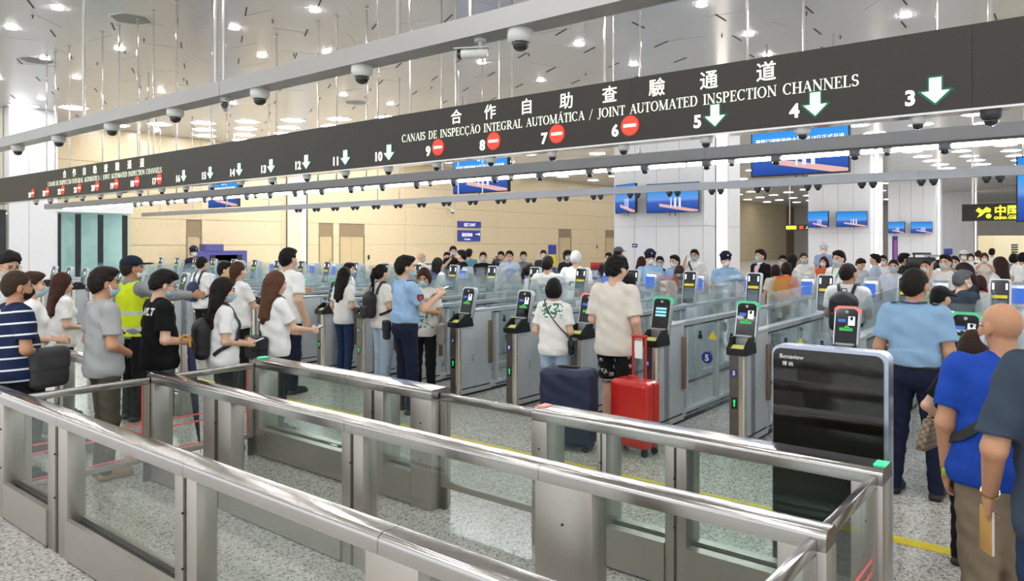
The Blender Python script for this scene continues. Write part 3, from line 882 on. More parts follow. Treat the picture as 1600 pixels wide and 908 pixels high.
M_ledo = mat('status_light_off', '#d6dadc', 0.35)
M_lane = mat('lane_arrow_green', '#0d9c50', 0.4, emit='#22d070', strength=0.9)
M_slotd = mat('plinth_slot', '#2a2c2f', 0.5)
M_sheet = mat('sticker_yellow', '#e6d32c', 0.5)
M_wh = mat('display_white', '#ffffff', 0.5, emit='#eef6ff', strength=0.7)
M_gr = mat('display_green', '#3aa050', 0.5, emit='#3cae58', strength=0.5)
M_bl = mat('display_blue', '#2d56a8', 0.5, emit='#3d6cc8', strength=0.5)
M_lbl = mat('display_cyan', '#7cc8e8', 0.5, emit='#8fd4f0', strength=0.7)
M_note = mat('sticker_grey_print', '#5a6570', 0.6)

def rounded(x0, x1, y0, y1, r, n=5):
    pts = []
    for (cx, cy, a0) in ((x1 - r, y1 - r, 0), (x0 + r, y1 - r, 90), (x0 + r, y0 + r, 180), (x1 - r, y0 + r, 270)):
        for k in range(n + 1):
            a = math.radians(a0 + 90.0 * k / n)
            pts.append((cx + r * math.cos(a), cy + r * math.sin(a)))
    return pts
W = 0.155
GM = {}
GM['front_cabinet'] = MB().prism(rounded(0, W, 0, 0.30, 0.03), 0.03, 0.87).box(0, W, 0.16, 0.62, 0.03, 1.04).mesh('front_cabinet', M_gate, smooth='auto')
GM['front_plate'] = MB().box(0.008, 0.098, -0.004, 0.004, 0.04, 0.865).mesh('front_plate', M_gatefront)
GM['front_edge'] = MB().prism([(0.1, -0.006), (0.128, -0.002), (0.15, 0.012), (0.16, 0.034), (0.15, 0.034), (0.1, 0.004)], 0.035, 0.868).mesh('front_edge', M_edge, smooth='auto')
GM['cabinet_cap'] = MB().box(-0.004, W + 0.004, 0.30, 0.64, 1.04, 1.075).mesh('cabinet_cap', M_grey, bevel=0.008)
GM['plinth'] = MB().box(0.01, W - 0.01, 0.01, 5.6, 0.0, 0.03).mesh('plinth', M_slotd)
GM['side_slot'] = MB().box(W, W + 0.003, 0.05, 0.58, 0.085, 0.1).mesh('side_slot', M_slotd)
GM['door_catch'] = MB().box(W, W + 0.012, 0.24, 0.262, 0.42, 0.53).mesh('door_catch', M_grey, bevel=0.004)
GM['lane_light'] = MB().box(0.03, 0.082, -0.007, -0.004, 0.36, 0.47).mesh('lane_light', M_scr)
GM['lane_arrow'] = MB().prism([(.05, .385), (.064, .385), (.064, .43), (.072, .43), (.057, .455), (.042, .43), (.05, .43)], -0.010, -0.0075, 'y').mesh('lane_arrow', M_lane)
# document reader tray: side cheeks with a sloping scoop and a lit plate
GM['reader_tray'] = MB().prism([(-0.03, 0.87), (-0.035, 0.93), (0.10, 1.03), (0.21, 1.03), (0.25, 0.87)], -0.012, 0.004, 'x').prism([(-0.03, 0.87), (-0.035, 0.93), (0.10, 1.03), (0.21, 1.03), (0.25, 0.87)], W - 0.004, W + 0.022, 'x').box(0.004, W - 0.004, -0.03, 0.22, 0.868, 0.905).prism([(0.16, 0.9), (0.16, 1.03), (0.24, 1.03), (0.24, 0.9)], 0.004, W - 0.004, 'x').mesh('reader_tray', M_black, smooth='auto')
GM['reader_plate'] = MB().prism([(-0.025, 0.912), (-0.025, 0.916), (0.08, 0.956), (0.08, 0.952)], 0.012, W - 0.012, 'x').mesh('reader_plate', M_reader)
GM['reader_lip'] = MB().prism([(-0.04, 0.872), (-0.04, 0.93), (-0.03, 0.935), (-0.03, 0.872)], -0.008, W + 0.018, 'x').mesh('reader_lip', M_black)
# face-recognition head, leaning back
_hp = rounded(-0.105, 0.105, 0.0, 0.40, 0.035, 4)
GM['head_shell'] = MB().prism(_hp, 0.0, 0.055, 'y').mesh('head_shell', M_silver, smooth='auto')
GM['head_face'] = MB().prism(rounded(-0.092, 0.092, 0.012, 0.385, 0.04, 4), -0.006, -0.0005, 'y').mesh('head_face', M_scr)
GM['head_light'] = MB().prism([(-0.108, 0.345), (-0.106, 0.385), (-0.075, 0.408), (0.075, 0.408), (0.106, 0.385), (0.108, 0.345), (0.094, 0.35), (0.088, 0.375), (0.07, 0.39), (-0.07, 0.39), (-0.088, 0.375), (-0.094, 0.35)], -0.009, 0.058, 'y')
GM['head_lens'] = MB().cyl((0, -0.011, 0.355), 0.014, 0.004, 14, 'y').mesh('head_lens', M_grey, smooth='auto')
GM['scr_face'] = MB().box(0.015, 0.07, -0.0085, -0.0065, 0.235, 0.315).mesh('display_portrait', M_wh)
GM['scr_face2'] = MB().prism([(.03, .29), (.042, .275), (.055, .29), (.055, .312), (.03, .312)], -0.0105, -0.009, 'y').mesh('display_mark', M_scr)
GM['scr_text'] = MB().box(-0.07, -0.005, -0.0085, -0.0065, 0.262, 0.29).mesh('display_text', M_bl)
GM['scr_bars'] = MB().box(-0.055, 0.055, -0.0085, -0.0065, 0.185, 0.212).prism([(-.03, .2), (0, .235), (.02, .225), (.05, .2)], -0.0085, -0.0065, 'y').mesh('display_hill', M_gr)
# low rails and glass
GM['top_rail'] = MB().box(0.035, 0.12, 0.62, 2.62, 1.02, 1.06).box(0.03, 0.125, 0.62, 2.62, 1.058, 1.068).mesh('top_rail', M_grey)
GM['rail_dark_slot'] = MB().box(0.12, 0.126, 0.7, 2.6, 1.005, 1.022).mesh('rail_slot', M_slotd)  # thin dark strip along the lower side of the top rail
GM['side_glass'] = MB().box(0.07, 0.082, 0.66, 2.58, 0.1, 1.02).mesh('side_glass', M_gglass)
GM['upper_glass'] = MB().prism([(0.85, 1.068), (0.85, 1.30), (0.9, 1.38), (1.0, 1.41), (2.3, 1.43), (2.42, 1.40), (2.48, 1.32), (2.48, 1.068)], 0.072, 0.084, 'x').mesh('upper_glass', M_gglass2)
GM['post'] = MB().box(0.05, 0.105, 0, 0.05, 0.03, 1.02).mesh('post', M_gate)
GM['lower_rail'] = MB().box(0.04, 0.115, 0.62, 2.62, 0.03, 0.1).mesh('lower_rail', M_gate)
GM['lower_slot'] = MB().box(0.115, 0.119, 0.75, 2.5, 0.05, 0.066).mesh('lower_slot', M_slotd)
GM['flap_hinge'] = MB().box(W, W + 0.03, 0.56, 0.62, 0.36, 0.92).mesh('flap_hinge', M_brown, bevel=0.006)
GM['flap'] = MB().prism(rounded(0.13, 0.5, 0.28, 1.3, 0.06, 5), 2.08, 2.092, 'y').mesh('flap', M_gflap, smooth='auto')
GM['flap2'] = MB().prism(rounded(-0.36, 0.02, 0.28, 1.3, 0.06, 5), 2.08, 2.092, 'y').mesh('flap', M_gflap, smooth='auto')
GM['middle_cabinet'] = MB().box(0, W, 2.62, 3.15, 0.03, 1.045).mesh('middle_cabinet', M_gate, bevel=0.012)
GM['middle_cap'] = MB().box(-0.004, W + 0.004, 2.6, 3.17, 1.045, 1.075).mesh('middle_cap', M_grey, bevel=0.006)
_mp = rounded(-0.1, 0.1, 0.0, 0.47, 0.025, 4)
GM['station_shell'] = MB().prism(_mp, 0.0, 0.06, 'y').mesh('station_shell', M_silver, smooth='auto')
GM['station_face'] = MB().prism(rounded(-0.085, 0.085, 0.015, 0.455, 0.02, 4), -0.006, -0.0005, 'y').mesh('station_face', M_scr)
GM['station_light'] = MB().box(-0.072, -0.052, -0.009, -0.0065, 0.35, 0.42).mesh('station_light', M_wh)
GM['station_light2'] = MB().box(0.052, 0.072, -0.009, -0.0065, 0.35, 0.42).mesh('station_light', M_wh)
GM['station_label'] = MB().box(-0.07, 0.07, -0.009, -0.0065, 0.255, 0.29).mesh('station_label', M_sheet)
GM['station_note'] = MB().box(-0.07, 0.07, -0.009, -0.0065, 0.08, 0.235).mesh('station_note', M_note)
GM['rear_rail'] = MB().box(0.035, 0.12, 3.15, 5.05, 1.02, 1.068).mesh('rear_rail', M_grey)
GM['rear_glass'] = MB().box(0.07, 0.082, 3.17, 5.03, 0.1, 1.02).mesh('rear_glass', M_gglass)
GM['rear_upper_glass'] = MB().prism([(3.4, 1.068), (3.4, 1.3), (3.46, 1.38), (3.55, 1.41), (4.75, 1.42), (4.85, 1.38), (4.9, 1.3), (4.9, 1.068)], 0.072, 0.084, 'x').mesh('rear_upper_glass', M_gglass2)
GM['rear_lower_rail'] = MB().box(0.04, 0.115, 3.15, 5.05, 0.03, 0.1).mesh('rear_lower_rail', M_gate)
GM['rear_cabinet'] = MB().box(0, W, 5.05, 5.6, 0.03, 1.045).mesh('rear_cabinet', M_gate, bevel=0.012)
GM['rear_hood'] = MB().prism([(5.1, 1.045), (5.16, 1.36), (5.2, 1.40), (5.3, 1.40), (5.34, 1.36), (5.36, 1.045)], -0.02, W + 0.02, 'x').mesh('rear_hood', M_silver, smooth='auto', bevel=0.012)
GM['rear_screen'] = MB().box(0.0, W, 5.085, 5.1, 1.12, 1.32).mesh('rear_screen', M_bl)
GM['entry_flap'] = MB().prism(rounded(0.0, 0.31, 0.14, 1.06, 0.05, 5), 0.0, 0.012, 'y').mesh('entry_flap', M_gflap, smooth='auto')
GM['entry_disc'] = MB().cyl((0, 0, 0), 0.062, 0.003, 24, 'y').mesh('number_disc', M_numblue)
GM['entry_badge'] = MB().prism(rounded(-.05, .05, -.06, .06, .03, 4), 0.0, 0.002, 'y').mesh('pictogram', mat('pictogram_ground', '#93a8b0', .4))
GM['entry_figure'] = MB().cyl((0, -.003, .026), 0.016, 0.002, 12, 'y').prism([(-.026, -.042), (.026, -.042), (.018, .008), (-.018, .008)], -.003, -.001, 'y').mesh('pictogram_figure', M_black)
GM['entry_warn'] = MB().prism([(-0.05, -0.042), (0.05, -0.042), (0, 0.05)], 0, 0.002, 'y').mesh('warning_triangle', M_sheet)
GM['badge'] = MB().cyl((0, 0, 0), 0.06, 0.003, 20, 'x').mesh('badge', M_black)
GM['badge_ring'] = MB().cyl((0, 0, 0), 0.052, 0.004, 20, 'x').mesh('badge_ground', M_grey)
GM['badge_person'] = MB().cyl((0.004, 0, 0.018), 0.012, 0.002, 10, 'x').prism([(-.018, -.03), (.018, -.03), (.012, .006), (-.012, .006)], 0.004, 0.006, 'x').mesh('badge_figure', M_black)
GM['warn'] = MB().prism([(-0.055, -0.045), (0.055, -0.045), (0, 0.055)], 0, 0.003, 'x').mesh('warning_triangle', M_sheet)
GM['number_disc'] = MB().cyl((0, 0, 0), 0.06, 0.003, 22, 'x').mesh('number_disc', M_numblue)
GM['number_disc_front'] = MB().cyl((0, 0, 0), 0.034, 0.003, 22, 'y').mesh('number_disc', M_numblue)
_lm = {}
for nm, m in (('g', M_ledg), ('r', M_ledr), ('o', M_ledo)):
    mb = MB(); mb.v = list(GM['head_light'].v); mb.f = list(GM['head_light'].f)
    _lm[nm] = mb.mesh('head_light', m, smooth='auto')
_state = {3: 'g', 4: 'r', 5: 'g', 6: 'g', 7: 'r', 12: 'g', 13: 'g'}
_desc = {'g': 'green-lit', 'r': 'red-lit', 'o': 'unlit'}
for n in LANES:
    st = _state.get(n, 'o')
    t = thing('self_service_gate', 'steel and glass self-service gate of lane %s with %s face scanner' % (num(n), _desc[st]), 'gate', (lane_x(n), GY, 0), group='self-service gates in a row')
    near = n <= 13
    fc = link('front_cabinet', GM['front_cabinet'], t)
    link('front_plate', GM['front_plate'], fc); link('front_edge', GM['front_edge'], fc)
    for k in ('side_slot', 'door_catch', 'lane_light', 'lane_arrow'): link(GM[k].name.split('.')[0], GM[k], fc)
    nd = link('number_disc', GM['number_disc_front'], fc, (0.055, -0.008, 0.70))
    text_obj(str(n), 0.055, M_numwhite, fc, (0.055, -0.0115, 0.681), align='CENTER', name='lane_numeral', depth=0.002, offset=0.002)
    for k in ('cabinet_cap', 'plinth', 'lower_rail', 'side_glass', 'upper_glass', 'flap_hinge', 'flap', 'middle_cap', 'rear_rail', 'rear_glass', 'rear_upper_glass', 'rear_lower_rail'):
        link(k, GM[k], t)
    link('flap', GM['flap2'], t)
    rl = link('top_rail', GM['top_rail'], t); link('rail_slot', GM['rail_dark_slot'], rl)
    link('lower_slot', GM['lower_slot'], t)
    tr = link('reader_tray', GM['reader_tray'], t); link('reader_plate', GM['reader_plate'], tr); link('reader_lip', GM['reader_lip'], tr)
    hd = link('scanner_head', GM['head_shell'], t, (W / 2, 0.185, 0.965), (math.radians(-14), 0, 0))
    for k in ('head_face', 'head_lens'): link(k, GM[k], hd)
    link('head_light', _lm[st], hd)
    if n == 6:
        for q in range(3):
            link('display_line', MB().box(-0.06, 0.06, -0.0085, -0.0065, 0.2 + q * 0.035, 0.222 + q * 0.035).mesh('display_line', M_lbl), hd)
    else:
        for k in ('scr_face', 'scr_face2', 'scr_text', 'scr_bars'): link(GM[k].name.split('.')[0], GM[k], hd)
    for yy in (0.78, 1.62, 2.5): link('post', GM['post'], t, (0, yy, 0))
    mc = link('middle_cabinet', GM['middle_cabinet'], t)
    ms = link('middle_scanner', GM['station_shell'], t, (W / 2, 2.8, 1.07), (math.radians(-10), 0, 0))
    for k in ('station_face', 'station_light', 'station_light2', 'station_label', 'station_note'): link(GM[k].name.split('.')[0], GM[k], ms)
    rc = link('rear_cabinet', GM['rear_cabinet'], t); link('rear_hood', GM['rear_hood'], t); link('rear_screen', GM['rear_screen'], rc)
    if near:
        for (yy, kind) in ((1.9, 'b'), (3.6, 'b'), (3.9, 'w')):
            if kind == 'b':
                bd = link('pictogram', GM['badge'], t, (0.083, yy, 0.9)); link('pictogram_ground', GM['badge_ring'], bd); link('pictogram_figure', GM['badge_person'], bd)
            else:
                link('warning_triangle', GM['warn'], t, (0.083, yy, 0.9))
    # entry flaps across the lane on this gate's near side, with their stickers facing the queue
    if n > 3:
        for k_, me_ in ((0.21, GM['entry_flap']), (0.555, GM['entry_flap'])):
            ef = link('entry_flap', me_, t, (k_, 0.72, 0))
            if near:
                nd = link('number_disc', GM['entry_disc'], ef, (0.165 if k_ < .3 else 0.15, -0.008, 0.70))
                ln_ = text_obj(str(n - 1), 0.092, M_numwhite, ef, (0.165 if k_ < .3 else 0.15, -0.0125, 0.668), align='CENTER', name='lane_numeral', depth=0.002, offset=0.003)
                link('pictogram', GM['entry_badge'], ef, (0.09, -0.008, 0.94)); link('pictogram_figure', GM['entry_figure'], ef, (0.09, -0.008, 0.94))
                link('warning_triangle', GM['entry_warn'], ef, (0.23, -0.008, 0.94))
# glass wing that closes the row at its near end
# ------------------------------------------------------------------ stainless queue barriers with glass panes
M_bar_steel = steel('barrier_brushed_steel', '#bdb7af', 0.34, (22, 22, 1), 0.08, 0.9)
M_bar_top = steel('barrier_top_polished', '#bcb8b5', 0.18, (6, 6, 1), 0.09, 1.0)
M_bar_dark = steel('barrier_groove_dark', '#5e5a56', 0.4, (1, 1, 10), 0.05)
M_bglass = glass('barrier_glass', (0.965, 0.988, 0.98), 0.035, 0.015, haze=0.006, hazecol='#dfeee8')
M_bglassg = glass('barrier_glass_green', (0.86, 0.935, 0.905), 0.04, 0.015, haze=0.012, hazecol='#c8ded2')
M_redline = mat('red_safety_line', '#e8675f', 0.4, emit='#ff6a66', strength=0.12)
M_greenled = mat('end_light_green', '#3dbf86', 0.4, emit='#58e0a4', strength=0.6)
M_redled = mat('end_light_red', '#e88a78', 0.4, emit='#f0a090', strength=0.4)
M_screw = mat('screw_dark', '#201e1c', 0.5)
BH, KH, BT = 0.87, 0.245, 0.13      # height, kick panel, thickness
def barrier(label, y, secs, g, led0=None, led1=None, kick=True, dp=BT, joints=()):
    """secs: (x0, x1, 'g'|'p'|'w') glass pane, post or solid panel"""
    x0, x1 = secs[0][0], secs[-1][1]
    t = thing('queue_barrier', label, 'barrier', (x0, y, 0), group='stainless queue barriers')
    h = dp / 2
    cuts = [x0] + list(joints) + [x1]
    for a, b in zip(cuts[:-1], cuts[1:]):
        a0, b0 = a - x0, b - x0
        pr = [(-h, BH - 0.075), (h, BH - 0.075)] + [(h - 0.03 + 0.03 * math.cos(q), BH - 0.03 + 0.03 * math.sin(q)) for q in np.linspace(0, math.pi / 2, 6)] + [(-h + 0.03 + 0.03 * math.cos(q), BH - 0.03 + 0.03 * math.sin(q)) for q in np.linspace(math.pi / 2, math.pi, 6)]
        MB().prism(pr, a0 + 0.0015, b0 - 0.0015, 'x').obj('top_rail', M_bar_top, t, smooth='auto')
    for (a, b, kd) in secs:
        a0, b0 = a - x0, b - x0
        if kd == 'g':
            MB().box(a0, b0, -0.006, 0.006, KH, BH - 0.075).obj('glass_pane', g, t)
            MB().box(a0, b0, -h, -0.03, 0.012, KH).box(a0, b0, 0.03, h, 0.012, KH).obj('kick_panel', M_bar_steel, t)
            MB().box(a0, b0, -0.03, 0.03, KH - 0.05, KH - 0.03).obj('glass_channel', M_bar_dark, t)
        elif kd == 'p':
            MB().box(a0, b0, -h + 0.01, h - 0.01, 0.0, BH - 0.075).obj('post', M_bar_steel, t, bevel=0.006)
            MB().box(a0 + (b0 - a0) * .45, a0 + (b0 - a0) * .55, -h + 0.006, -h + 0.012, 0.01, BH - 0.08).obj('post_groove', M_bar_dark, t)
        elif kd == 's':
            MB().box(a0, b0, -h, h, 0.0, BH - 0.075).obj('end_post', M_bar_steel, t, bevel=0.004)
        else:
            MB().box(a0, b0, -h, h, 0.0, BH - 0.075).obj('solid_panel', M_bar_steel, t, bevel=0.004)
    L_ = x1 - x0
    if led0:
        MB().box(0.0, 0.055, -0.045, 0.045, BH + 0.0005, BH + 0.009).obj('end_light', led0, t, bevel=0.003)
    if led1:
        MB().box(L_ - 0.055, L_, -0.045, 0.045, BH + 0.0005, BH + 0.009).obj('end_light', led1, t, bevel=0.003)
    for (a, b, kd) in secs:
        if kd in 'pws':
            for z in (0.35, 0.62):
                MB().cyl(((a + b) / 2 - x0, -h + 0.002, z), 0.006, -0.008, 8, 'y').obj('screw', M_screw, t)
    return t
barrier('nearest long steel and glass barrier cutting across the bottom of the picture', 1.84,
        [(-6.06, -5.98, 's'), (-5.98, -5.2, 'g'), (-5.2, -4.9, 'p'), (-4.9, -3.57, 'g'), (-3.57, -3.36, 'p'), (-3.36, -2.12, 'g'), (-2.12, -1.84, 'w'), (-1.84, -0.98, 'g'), (-0.98, -0.78, 's')],
        M_bglass, joints=(-5.03, -3.47, -2.05))
barrier('middle steel and glass barrier behind the nearest one', 2.87,
        [(-6.06, -5.95, 's'), (-5.95, -5.2, 'g'), (-5.2, -4.82, 'p'), (-4.82, -3.58, 'g'), (-3.58, -3.38, 'p'), (-3.38, -2.11, 'g'), (-2.11, -1.79, 'w'), (-1.79, -0.96, 'g'), (-0.96, -0.78, 's')],
        M_bglass, joints=(-5.05, -3.54, -2.09))
barrier('farther steel barrier with greenish panes and green end light, left of the glass gate', 3.84,
        [(-6.05, -5.93, 's'), (-5.93, -4.5, 'g'), (-4.5, -4.27, 'p'), (-4.27, -3.96, 'g'), (-3.96, -3.74, 's')], M_bglassg, led0=M_greenled, dp=0.2)
barrier('farther steel barrier with greenish panes in front of the black panel', 3.84,
        [(-2.84, -2.72, 's'), (-2.72, -2.36, 'g'), (-2.36, -2.29, 'p'), (-2.29, -1.91, 'g'), (-1.91, -1.78, 'p'), (-1.78, -0.93, 'g'), (-0.93, -0.79, 's')], M_bglassg, led0=M_redled, led1=M_greenled, dp=0.2)
# sliding glass gate leaves: between the two far barriers, and across the lanes
def leaf(label, p0, p1, red=True, ztop=0.84, zb=0.16, thick=0.035):
    a, b = Vector((*p0, 0)), Vector((*p1, 0))
    L_ = (b - a).length
    t = thing('glass_gate_leaf', label, 'gate', a, math.atan2(b.y - a.y, b.x - a.x))
    h = thick / 2
    MB().box(0, L_, -h, h, ztop - 0.055, ztop).obj('top_rail', M_bar_top, t, bevel=0.006)
    MB().box(0, L_, -h, h, zb, zb + 0.045).obj('bottom_rail', M_bar_steel, t, bevel=0.004)
    MB().box(0, 0.05, -h, h, zb + 0.045, ztop - 0.055).obj('end_stile', M_bar_steel, t)
    MB().box(L_ - 0.05, L_, -h, h, zb + 0.045, ztop - 0.055).obj('end_stile', M_bar_steel, t)
    MB().box(0.05, L_ - 0.05, -0.005, 0.005, zb + 0.045, ztop - 0.055).obj('glass_pane', M_bglass, t)
    # guide track it runs in, standing on the floor
    MB().box(0, 0.04, -0.012, 0.012, 0.0, zb).box(L_ - 0.04, L_, -0.012, 0.012, 0.0, zb).obj('foot', M_bar_dark, t)
    if red:
        for z in (0.40, 0.46):
            MB().box(0.05, L_ - 0.05, -0.009, -0.0052, z, z + 0.012).obj('red_line', M_redline, t)
        if p0[0] < -3:
            MB().box(L_ - 0.056, L_ - 0.051, -0.006, 0.006, zb + 0.05, ztop - 0.06).obj('red_edge', M_redline, t)
        MB().box(0.05, L_ - 0.05, -0.009, -0.0052, 0.215, 0.225).obj('red_line', M_redline, t)
    return t
leaf('wide clear glass gate leaf between the two farther barriers', (-3.73, 3.84), (-2.85, 3.84), red=False)
leaf('red-lined glass gate leaf closing the near lane beside the grey-shirted man', (-6.02, 1.91), (-6.02, 2.80))
leaf('red-lined glass gate leaf closing the middle lane in front of the woman with black backpack', (-6.02, 2.94), (-6.02, 3.73))
leaf('short polished gate rail at the bottom edge, right end of the nearest barrier', (-0.83, 1.91), (-0.83, 2.80))
leaf('polished gate rail with red lines at the right end of the middle barrier', (-0.83, 2.94), (-0.83, 3.73))
# barriers farther left behind the queue
barrier('far left steel barrier behind the striped-shirt man', 2.9, [(-9.6, -9.5, 's'), (-9.5, -8.1, 'g'), (-8.1, -7.9, 'p'), (-7.9, -7.15, 'g'), (-7.15, -7.05, 's')], M_bglass)
barrier('far left steel barrier beyond the grey-shirted man', 4.1, [(-10.4, -10.3, 's'), (-10.3, -9.0, 'g'), (-9.0, -8.85, 'p'), (-8.85, -8.0, 'g'), (-8.0, -7.9, 's')], M_bglass)
barrier('steel barrier running up to the left edge of the picture', 1.84, [(-8.6, -8.5, 's'), (-8.5, -7.4, 'g'), (-7.4, -7.2, 'p'), (-7.2, -6.35, 'g'), (-6.35, -6.075, 's')], M_bglass)

# black glossy counting panel in a silver frame
bp = thing('black_panel_cabinet', 'tall black glossy panel with rounded silver frame beside the blue-shirted officer', 'cabinet', (-1.505, 4.32, 0))
_pw, _ph = 0.62, 1.335
MB().prism(rounded(0, _pw, 0.0, _ph, 0.05, 6), 0.0, 0.12, 'y').obj('silver_frame', mat('frame_silver_blue', '#c3cbe0', 0.22, metal=0.75), bp, smooth='auto')
M_gloss = mat('black_gloss', '#15130f', 0.06, coat=0.6, bump=(2.6, 0.35))
MB().prism(rounded(0.008, _pw - 0.022, 0.02, _ph - 0.018, 0.045, 6), -0.008, -0.0005, 'y').obj('black_front', M_gloss, bp, smooth='auto')
text_obj('Bonaview', 0.035, M_numwhite, bp, (0.045, -0.010, _ph - 0.075), name='brand_lettering')
text_obj('\u535a \u7eb3', 0.028, M_numwhite, bp, (0.06, -0.010, _ph - 0.115), name='brand_lettering')
# ------------------------------------------------------------------ people: one continuous implicit surface per body, clothes over it
class Field:
    def __init__(s, lo, hi, vox):
        s.lo = np.array(lo, np.float32); s.vox = vox
        n = np.ceil((np.array(hi) - np.array(lo)) / vox).astype(int) + 1
        s.n = n
        s.ax = [(s.lo[i] + vox * np.arange(n[i])).astype(np.float32) for i in range(3)]
        s.f = np.full(n, 0.2, np.float32)
    def _blk(s, lo, hi):
        sl = []
        for i in range(3):
            a = int(max(0, math.floor((lo[i] - s.lo[i]) / s.vox))); b = int(min(s.n[i], math.ceil((hi[i] - s.lo[i]) / s.vox) + 1))
            if b <= a: return None
            sl.append(slice(a, b))
        return tuple(sl)
    def _pts(s, sl):
        return s.ax[0][sl[0]][:, None, None], s.ax[1][sl[1]][None, :, None], s.ax[2][sl[2]][None, None, :]
    def _merge(s, sl, d, k):
        a = s.f[sl]
        if k < 0:                                      # carve
            h = np.maximum(-k - np.abs(a + d), 0) / -k
            s.f[sl] = np.maximum(a, -d) + h * h * (-k) * 0.25
        elif k == 0:
            s.f[sl] = np.minimum(a, d)
        else:
            h = np.maximum(k - np.abs(a - d), 0) / k
            s.f[sl] = np.minimum(a, d) - h * h * k * 0.25
    def cone(s, a, b, ra, rb, k=0.02, cut=None, flat=1.0):
        """tapered limb; cut: ('b', t) ends it flat at fraction t; flat squashes it across y"""
        a = np.array(a, float); b = np.array(b, float); m = max(ra, rb) * max(1.0, flat) + abs(k) + s.vox * 2
        sl = s._blk(np.minimum(a, b) - m, np.maximum(a, b) + m)
        if sl is None: return
        X, Y, Z = s._pts(sl)
        ba = b - a; L2 = float(ba @ ba) or 1e-9
        px, py, pz = X - a[0], Y - a[1], Z - a[2]
        t = (px * ba[0] + py * ba[1] + pz * ba[2]) / L2
        tc = np.clip(t, 0, 1)
        dx, dy, dz = px - tc * ba[0], (py - tc * ba[1]) / flat, pz - tc * ba[2]
        d = np.sqrt(dx * dx + dy * dy + dz * dz) - (ra + (rb - ra) * tc)
        if cut: d = np.maximum(d, (t - cut) * math.sqrt(L2))
        s._merge(sl, d.astype(np.float32), k)
    def ell(s, c, r, k=0.02, R=None):
        c = np.array(c, float); r = np.array(r, float); m = r.max() + abs(k) + s.vox * 2
        sl = s._blk(c - m, c + m)
        if sl is None: return
        X, Y, Z = s._pts(sl)
        px, py, pz = X - c[0], Y - c[1], Z - c[2]
        if R is not None:
            px, py, pz = (R[0][0] * px + R[1][0] * py + R[2][0] * pz, R[0][1] * px + R[1][1] * py + R[2][1] * pz, R[0][2] * px + R[1][2] * py + R[2][2] * pz)
        k0 = np.sqrt((px / r[0]) ** 2 + (py / r[1]) ** 2 + (pz / r[2]) ** 2) + 1e-6
        k1 = np.sqrt((px / r[0] ** 2) ** 2 + (py / r[1] ** 2) ** 2 + (pz / r[2] ** 2) ** 2) + 1e-6
        s._merge(sl, (k0 * (k0 - 1) / k1).astype(np.float32), k)
    def rbox(s, c, h, r, k=0.01, R=None):
        c = np.array(c, float); h = np.array(h, float); m = np.linalg.norm(h) + abs(k) + s.vox * 2
        sl = s._blk(c - m, c + m)
        if sl is None: return
        X, Y, Z = s._pts(sl)
        px, py, pz = X - c[0], Y - c[1], Z - c[2]
        if R is not None:
            px, py, pz = (R[0][0] * px + R[1][0] * py + R[2][0] * pz, R[0][1] * px + R[1][1] * py + R[2][1] * pz, R[0][2] * px + R[1][2] * py + R[2][2] * pz)
        qx, qy, qz = np.abs(px) - h[0] + r, np.abs(py) - h[1] + r, np.abs(pz) - h[2] + r
        d = np.sqrt(np.maximum(qx, 0) ** 2 + np.maximum(qy, 0) ** 2 + np.maximum(qz, 0) ** 2) + np.minimum(np.maximum(np.maximum(qx, qy), qz), 0) - r
        s._merge(sl, d.astype(np.float32), k)
    def clip(s, n, p):
        """keep the side where (x-p).n < 0"""
        X, Y, Z = s.ax[0][:, None, None], s.ax[1][None, :, None], s.ax[2][None, None, :]
        s.f = np.maximum(s.f, ((X - p[0]) * n[0] + (Y - p[1]) * n[1] + (Z - p[2]) * n[2]).astype(np.float32))
    def ripple(s, amp, fr, ph, zfrom=None, zto=None):
        X, Y, Z = s.ax[0][:, None, None], s.ax[1][None, :, None], s.ax[2][None, None, :]
        w = np.sin(fr * (X * 1.3 + Z * 0.55) + ph) * np.sin(fr * 0.8 * (Y * 1.2 - Z * 0.9) + ph * 1.7) + 0.6 * np.sin(fr * 1.9 * (Z + 0.5 * X + .3 * Y) + ph * 0.6)
        s.f = s.f + (amp * w).astype(np.float32)
    def mesh(s):
        """surface nets"""
        f = s.f; nx, ny, nz = f.shape
        f = f.copy(); f[0] = f[-1] = 0.1; f[:, 0] = f[:, -1] = 0.1; f[:, :, 0] = f[:, :, -1] = 0.1
        ins = f < 0
        c = np.zeros((nx - 1, ny - 1, nz - 1), np.uint8)
        for i in (0, 1):
            for j in (0, 1):
                for k in (0, 1):
                    c += ins[i:nx - 1 + i, j:ny - 1 + j, k:nz - 1 + k]
        act = (c > 0) & (c < 8)
        idx = np.argwhere(act)
        if len(idx) == 0: return np.zeros((0, 3)), np.zeros((0, 4), int)
        vid = np.full(act.shape, -1, np.int64); vid[act] = np.arange(len(idx))
        acc = np.zeros((len(idx), 3)); cnt = np.zeros(len(idx))
        I, J, K = idx[:, 0], idx[:, 1], idx[:, 2]
        for axn in range(3):
            for a in (0, 1):
                for b in (0, 1):
                    o = [0, 0, 0]; others = [q for q in range(3) if q != axn]
                    o[others[0]] = a; o[others[1]] = b
                    o2 = list(o); o2[axn] = 1
                    f0 = f[I + o[0], J + o[1], K + o[2]]; f1 = f[I + o2[0], J + o2[1], K + o2[2]]
                    m = (f0 < 0) != (f1 < 0)
                    t = np.where(m, f0 / np.where(m, f0 - f1, 1), 0)
                    p = np.tile(np.array(o, float), (len(idx), 1)); p[:, axn] = t
                    acc[m] += p[m]; cnt[m] += 1
        V = s.lo + s.vox * (idx + acc / cnt[:, None])
        Q = []
